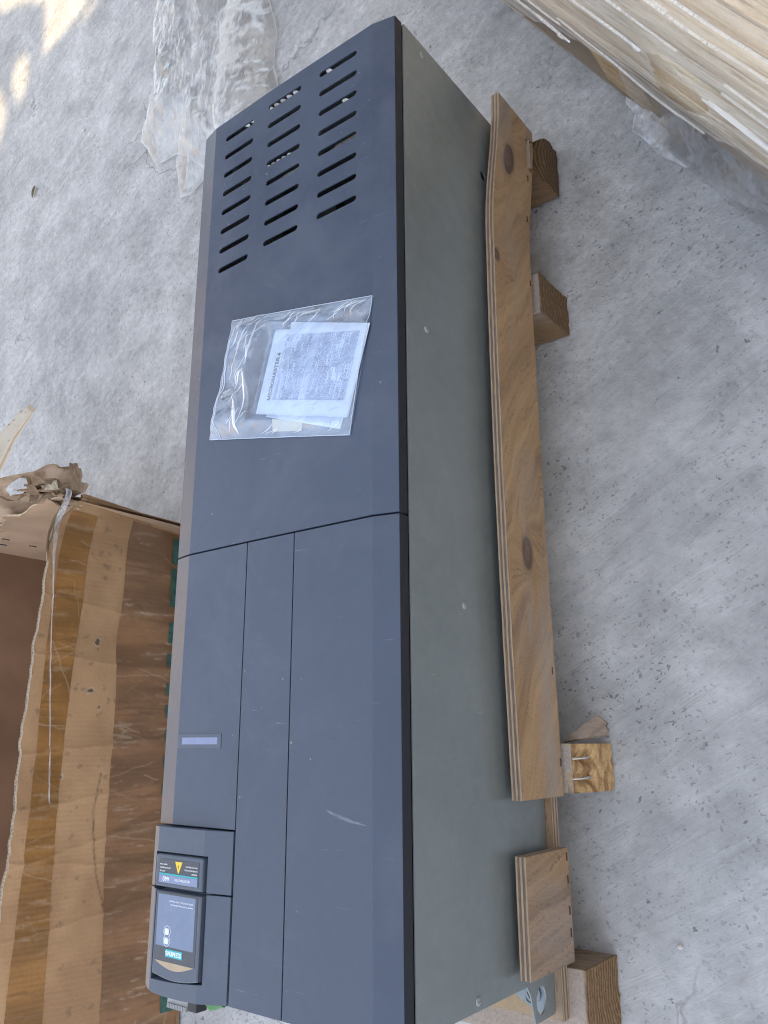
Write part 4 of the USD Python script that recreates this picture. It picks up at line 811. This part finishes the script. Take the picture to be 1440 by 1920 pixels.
v, f, A, B = grid(np.linspace(0, 1, 160), np.linspace(0, 1, 14), tail)
obj('film_tail', (v, f), 'scrap_film', bx, smooth=True)
# loose strip of torn tape sticking up behind the box
sp_ = np.array([(-1.00, .70, .06), (-.93, .77, .09), (-.87, .83, .105), (-.81, .885, .108), (-.765, .925, .10), (-.752, .938, .095)])
def strip(A, B):
    c = np.stack([np.interp(A, np.linspace(0, 1, 6), sp_[:, k]) for k in range(3)], -1)
    w = np.interp(A, [0, .5, .8, .93, 1], [.058, .046, .028, .016, .021]); side_ = np.array([.62, -.60, -.42])
    f_ = (B - .5) * w
    return c + side_ * f_[..., None] + np.array([.2, .2, .9]) * (.010 * np.abs(B - .62) + .003 * fbm(A * 14, B * 3, 0, 3, 5))[..., None]
v, f, A, B = grid(np.linspace(0, 1, 110), np.linspace(0, 1, 26), strip)
c = lerp((.56, .53, .46), (.46, .40, .31), fbm(A * 10, B * 4, 0, 4, 6)); ed = sm(.66, .74, B) * (1 - sm(.84, .92, B)); c = c + (np.array((.38, .25, .13)) - c) * (.75 * ed)[:, None]
tip = sm(.86, .92, A); c = c + (np.array((.36, .28, .20)) - c) * (.6 * tip)[:, None]
sp = sm(.74, .77, fbm(A * 34, B * 9, 0, 3, 3)); c = c + (np.array((.10, .05, .03)) - c) * (.9 * sp)[:, None]
obj('torn_strip', (v, f), 'kraft', bx, smooth=True, col=np.clip(c, .01, 1), label='pale torn strip speckled with debris')

def whitened(v, f, lo=.30, hi=1.0):
    """0..1 where the film is sharply folded, and along its cut edge."""
    m = trimesh.Trimesh(v, f, process=False); a = m.face_adjacency_angles; e = m.face_adjacency_edges; w = np.zeros(len(v))
    np.maximum.at(w, e.ravel(), np.repeat(a, 2)); w = sm(lo, hi, w)
    u, c = np.unique(m.edges_sorted, axis=0, return_counts=True); w[u[c == 1].ravel()] = .6
    return np.repeat(w[:, None], 3, 1)
# ------------------------------------------------------------------ clear plastic sheet on the ground behind the cabinet
def heap(poly, base, seed, hfun, size, scale, amp):
    def fn(x, y):
        d = shapely.distance(shapely.points(np.c_[x, y]), poly.exterior)
        h = hfun(x, y) * sm(0, .12, d)
        return np.stack([x + .02 * (fbm(x * 9, y * 9, 0, 3, seed) - .5), y, base + .003 + h + amp * crumple(x, y, scale, seed, 9, .8) * (.25 + .75 * sm(0, .05, d))], -1)
    return sheet(poly, size, fn)
fs = thing('plastic_sheet', 'crumpled clear plastic sheet lying on the ground behind the vented cabinet end', 'plastic sheet', (-.45, 2.0, G))
pA = sg.Polygon([(-.70, 2.60), (-.685, 2.18), (-.73, 1.98), (-.715, 1.85), (-.755, 1.756), (-.72, 1.715), (-.675, 1.64), (-.60, 1.635), (-.545, 1.60), (-.40, 1.45), (-.26, 1.42), (-.24, 1.60), (-.26, 1.70), (-.255, 1.80), (-.29, 1.90), (-.33, 2.05), (-.33, 2.2), (-.34, 2.60)])
v, f, _, _ = heap(pA, G, 21, lambda x, y: .03 + .04 * fbm(x * 4, y * 2.5, 0, 3, 7) + .05 * np.exp(-((x + .52) / .13) ** 2) * sm(1.55, 2.1, y), .010, 2.2, .20)
obj('top_layer', (v, f), 'sheet_film', fs, col=whitened(v, f))
pB = sg.Polygon([(-.66, 2.60), (-.60, 2.1), (-.56, 1.9), (-.58, 1.75), (-.60, 1.60), (-.58, 1.55), (-.565, 1.50), (-.53, 1.49), (-.44, 1.52), (-.36, 1.48), (-.37, 1.75), (-.43, 2.0), (-.43, 2.60)])
v, f, _, _ = heap(pB, G, 33, lambda x, y: .02 + .04 * fbm(x * 5, y * 3, 3, 3, 7), .014, 2.0, .20)
obj('under_layer', (v, f), 'sheet_film', fs, col=whitened(v, f))
pC = sg.Polygon([(-.66, 2.6), (-.63, 2.14), (-.58, 2.04), (-.53, 2.01), (-.47, 2.04), (-.43, 2.14), (-.41, 2.6)])
v, f, _, _ = heap(pC, G + .10, 35, lambda x, y: .03 + .03 * fbm(x * 6, y * 4, 3, 3, 7), .012, 2.5, .15)
obj('folded_layer', (v, f), 'sheet_film', fs, col=whitened(v, f))

# ------------------------------------------------------------------ wrapped plank stack on its own pallet, top right
SU, SN, S0 = np.array([.523, -.852, 0]), np.array([.852, .523, 0]), np.array([.2937, 1.507, 0])
def st(s, n, z): s, n, z = np.broadcast_arrays(s, n, z); return S0 + SU * s[..., None] + SN * n[..., None] + np.stack([0 * z, 0 * z, z], -1)
def sbox(s0, s1, n0, n1, z0, z1, ns=2, rag=0.0, seed=0):
    m = trimesh.creation.box((s1 - s0, n1 - n0, z1 - z0)); v = np.array(m.vertices) + [(s0 + s1) / 2, (n0 + n1) / 2, (z0 + z1) / 2]
    return st(v[:, 0], v[:, 1], v[:, 2]), np.array(m.faces)
sbase = tuple(st(np.array(.5), np.array(.3), np.array(G)))
pl2 = thing('pallet', 'wooden pallet half hidden under the film-wrapped plank stack', 'pallet', sbase)
def wood_block(name, par, s0, s1, n0, n1, z0, z1, seed, base, dark, res=.006):
    """box with a painted front face"""
    v, f = sbox(s0, s1, n0 + .0005, n1, z0, z1)
    root = obj(name, (v, f), 'wood', par, col=np.tile(base, (len(v), 1)))
    v, f, S, Zq = grid(np.linspace(s0, s1, max(3, int((s1 - s0) / res))), np.linspace(z0, z1, max(3, int((z1 - z0) / .004))), lambda S, Zq: st(S, n0 - .0004 + .0008 * fbm(S * 30, Zq * 60, 0, 2, seed), Zq))
    obj('front_face', (v, f), 'end_grain', root, col=wood_col(S, Zq, seed, (), base, dark, 150, .015, .2), smooth=True)
    return root
for s0, s1 in ((-.62, -.48), (.345, .475), (1.30, 1.42)): wood_block('block', pl2, s0, s1, .004, .11, G + .012, -.002, 91 + int(s0 * 10), (.40, .29, .15), (.16, .10, .05))
wood_block('bottom_board', pl2, -.7, 1.5, .002, .09, G + .0005, G + .0115, 95, (.25, .20, .15), (.13, .10, .08), .012)
wood_block('deck_board', pl2, -.7, 1.5, .001, .12, -.0018, .020, 96, (.36, .29, .21), (.20, .15, .11), .012)
for k in range(3): obj('stringer', sbox(-.7, 1.5, .25 + .3 * k, .35 + .3 * k, G + .001, -.002), 'wood', pl2, col=np.tile((.25, .19, .13), (8, 1)))
for k in range(4): obj('deck_board', sbox(-.7, 1.5, .14 + .2 * k, .29 + .2 * k, -.0015, .020), 'wood', pl2, col=np.tile((.36, .29, .21), (8, 1)))
stk = thing('plank_stack', 'tall stack of pale planks wrapped in clear stretch film', 'plank stack', sbase)
rs = np.random.RandomState(12); z = .0215; k = 0
while z < .62:
    th = rs.uniform(.021, .030)
    base = np.array([(.58, .47, .33), (.64, .54, .40), (.52, .41, .28), (.60, .51, .39)][k % 4]) * rs.uniform(1.15, 1.32)
    wood_block('plank', stk, -.68 + rs.uniform(-.02, .02), 1.45, .003 + rs.uniform(0, .004), .50, z, z + th - .0022, 100 + k, tuple(base), tuple(base * .80), .012)
    z += th; k += 1
# stretch film: drawn along the stack, bottom hem rising, one ragged hole
hole_p = sa.rotate(sa.scale(sg.Point(.642, .122).buffer(1, 24), .075, .042), 38)
hs_pts = sg.Polygon([(.612, .165), (.628, .176), (.658, .180), (.690, .166), (.708, .148), (.706, .128), (.690, .108), (.672, .094), (.640, .076), (.600, .063), (.585, .064), (.592, .09), (.602, .12)])
def hem(S): return np.interp(S, [-.7, .0, .093, .25, .377, .491, .582, .686, .786, 1.25, 1.45], [-.085, -.076, -.067, -.022, .018, .024, .030, .048, .070, .11, .11]) + .004 * (fbm(S * 25, 0 * S, 0, 3, 8) - .5)
def wrap(S, U, off, seed):
    zb = hem(S); Zq = zb + (.64 - zb) * U
    d = shapely.distance(shapely.points(np.c_[S.ravel(), Zq.ravel()]), hs_pts.exterior).reshape(S.shape)
    ruff = .012 * np.exp(-d / .010) * fbm(S * 90, Zq * 90, 0, 3, 6) * .5
    tilt = Zq + .06 * S
    w = .004 * triw(tilt * 16 + .6 * fbm(S * 1.6, Zq * 14, 0, 3, seed)) * sm(.3, .6, fbm(S * 2.5, Zq * 9, 0, 3, seed + 1)) + .0025 * fbm(S * 5, tilt * 120, 0, 3, seed + 2) + .003 * triw(tilt * 47 + fbm(S * 3, Zq * 9, 0, 2, seed))
    sag = .028 * (1 - sm(-.08, .05, Zq)) * -1
    return st(S, -off - w - ruff + np.where(Zq < .0, .0, 0) , Zq)
for li, (off, seed) in enumerate(((.002, 51),)):
    v, f, S, U = grid(np.linspace(-.4, 1.25, 300), np.linspace(0, 1, 210), lambda S, U: wrap(S, U, off, seed))
    Zq = hem(S) + (.64 - hem(S)) * U
    cS, cZ = S[f].mean(1), Zq[f].mean(1)
    inside = shapely.contains(hs_pts.buffer(.004 * li), shapely.points(np.c_[cS, cZ + .006 * (fbm(cS * 60, cZ * 60, 0, 2, 4) - .5)]))
    obj('stretch_film', (v, f[~inside]), 'wrap_film', stk, smooth=50)
rs = np.random.RandomState(77); pl_ = []
for i in range(26):
    s0, ln_ = rs.uniform(-.35, .85), rs.uniform(.12, .7); zq = rs.uniform(-.02, .60); wd = rs.uniform(.0002, .0009) * (2.5 if rs.rand() < .12 else 1)
    a = np.linspace(0, 1, 26); S = s0 + ln_ * a; Zc = zq - .06 * (S - .4) + .006 * (fbm(S * 4, 0 * S, i, 2, i) - .5)
    wv = wd * np.sin(np.pi * np.clip(a, .02, .98)); of = -.008 - .006 * fbm(S * 8, 0 * S, i, 2, 3)
    pt = np.vstack([st(S, of + 0 * S, Zc + wv), st(S, of - .0025, Zc), st(S, of + 0 * S, Zc - wv)]); n_ = 26
    mid = np.c_[S, Zc]; ok = ~shapely.contains(hs_pts.buffer(.004), shapely.points(mid)) & (Zc > hem(S) + .004)
    pl_.append((pt, np.array([(r * n_ + j, r * n_ + j + 1, (r + 1) * n_ + j + 1, (r + 1) * n_ + j) for r in (0, 1) for j in range(n_ - 1) if ok[j] and ok[j + 1]] or [(0, 1, 2, 2)])))
obj('film_pleats', cat(*pl_), 'pleat_film', stk, smooth=60, kind='stuff')
v, f, S, U = grid(np.linspace(.47, 1.25, 130), np.linspace(0, 1, 60), lambda S, U: st(S, -.004 - .016 * (1 - U) - .010 * crumple(S, U * .22, 5, 9, 7) * 6 * (.3 + (1 - U)), -.098 + .03 * sm(.55, .47, S) + (hem(S) + .004 + .098) * U))
obj('film_skirt', (v, f), 'skirt_film', stk, smooth=50)
sc = thing('film_scrap', 'torn scrap of clear film spilling on the ground beside the plank stack', 'plastic film', (.57, 1.02, G))
pS = sg.Polygon([(.505, 1.200), (.500, 1.165), (.512, 1.14), (.507, 1.112), (.530, 1.075), (.545, 1.045), (.568, 1.012), (.585, 1.005), (.605, .965), (.630, .930), (.66, .895), (.70, .82), (.78, .75), (.82, .80), (.72, .93), (.66, 1.04), (.58, 1.17), (.54, 1.22)])
v, f, _, _ = heap(pS, G, 61, lambda x, y: .012 + .07 * np.clip(.852 * x + .523 * y - .985, 0, .05) / .05 * .5, .005, 3.0, .42)
obj('film', (v, f), 'scrap_film', sc, col=whitened(v, f))
v, f, _, _ = heap(sa.translate(sa.scale(pS, .8, .9), .012, .01), G, 67, lambda x, y: .02 + 0 * x, .007, 5.0, .30)
obj('film_fold', (v, f), 'scrap_film', sc, col=whitened(v, f))

# ------------------------------------------------------------------ small litter on the ground
def pebble(x, y, r, seed, label, m_='pebble_stone'):
    s = trimesh.creation.icosphere(3, 1.0); v = np.array(s.vertices); v *= (1 + .35 * (fbm(v[:, 0] * 1.5 + seed, v[:, 1] * 1.5, v[:, 2] * 1.5, 3, seed) - .5))[:, None]
    v = v * [r, r * .75, r * .5] + [x, y, G + r * .25]
    p = obj('pebble', (v, s.faces), m_, smooth=True); tag(p, label, 'pebble')
pebble(.4565, .022, .0035, 1, 'tiny pale pebble on the concrete near the corner foot of the pallet')
pebble(-1.055, 1.955, .006, 2, 'small pale pebble on the concrete below the sunlit patches')
lv = sheet(sg.Point(0, 0).buffer(1, 12), .25, lambda s, t: np.stack([-1.298 + .006 * s + .008 * t, 1.86 + .017 * t - .004 * s, G + .003 + .004 * s * s + .002 * t], -1))
tag(obj('dry_leaf', (lv[0], lv[1]), 'dry_leaf', smooth=True), 'small dry brown leaf lying alone on the concrete at the left', 'leaf')
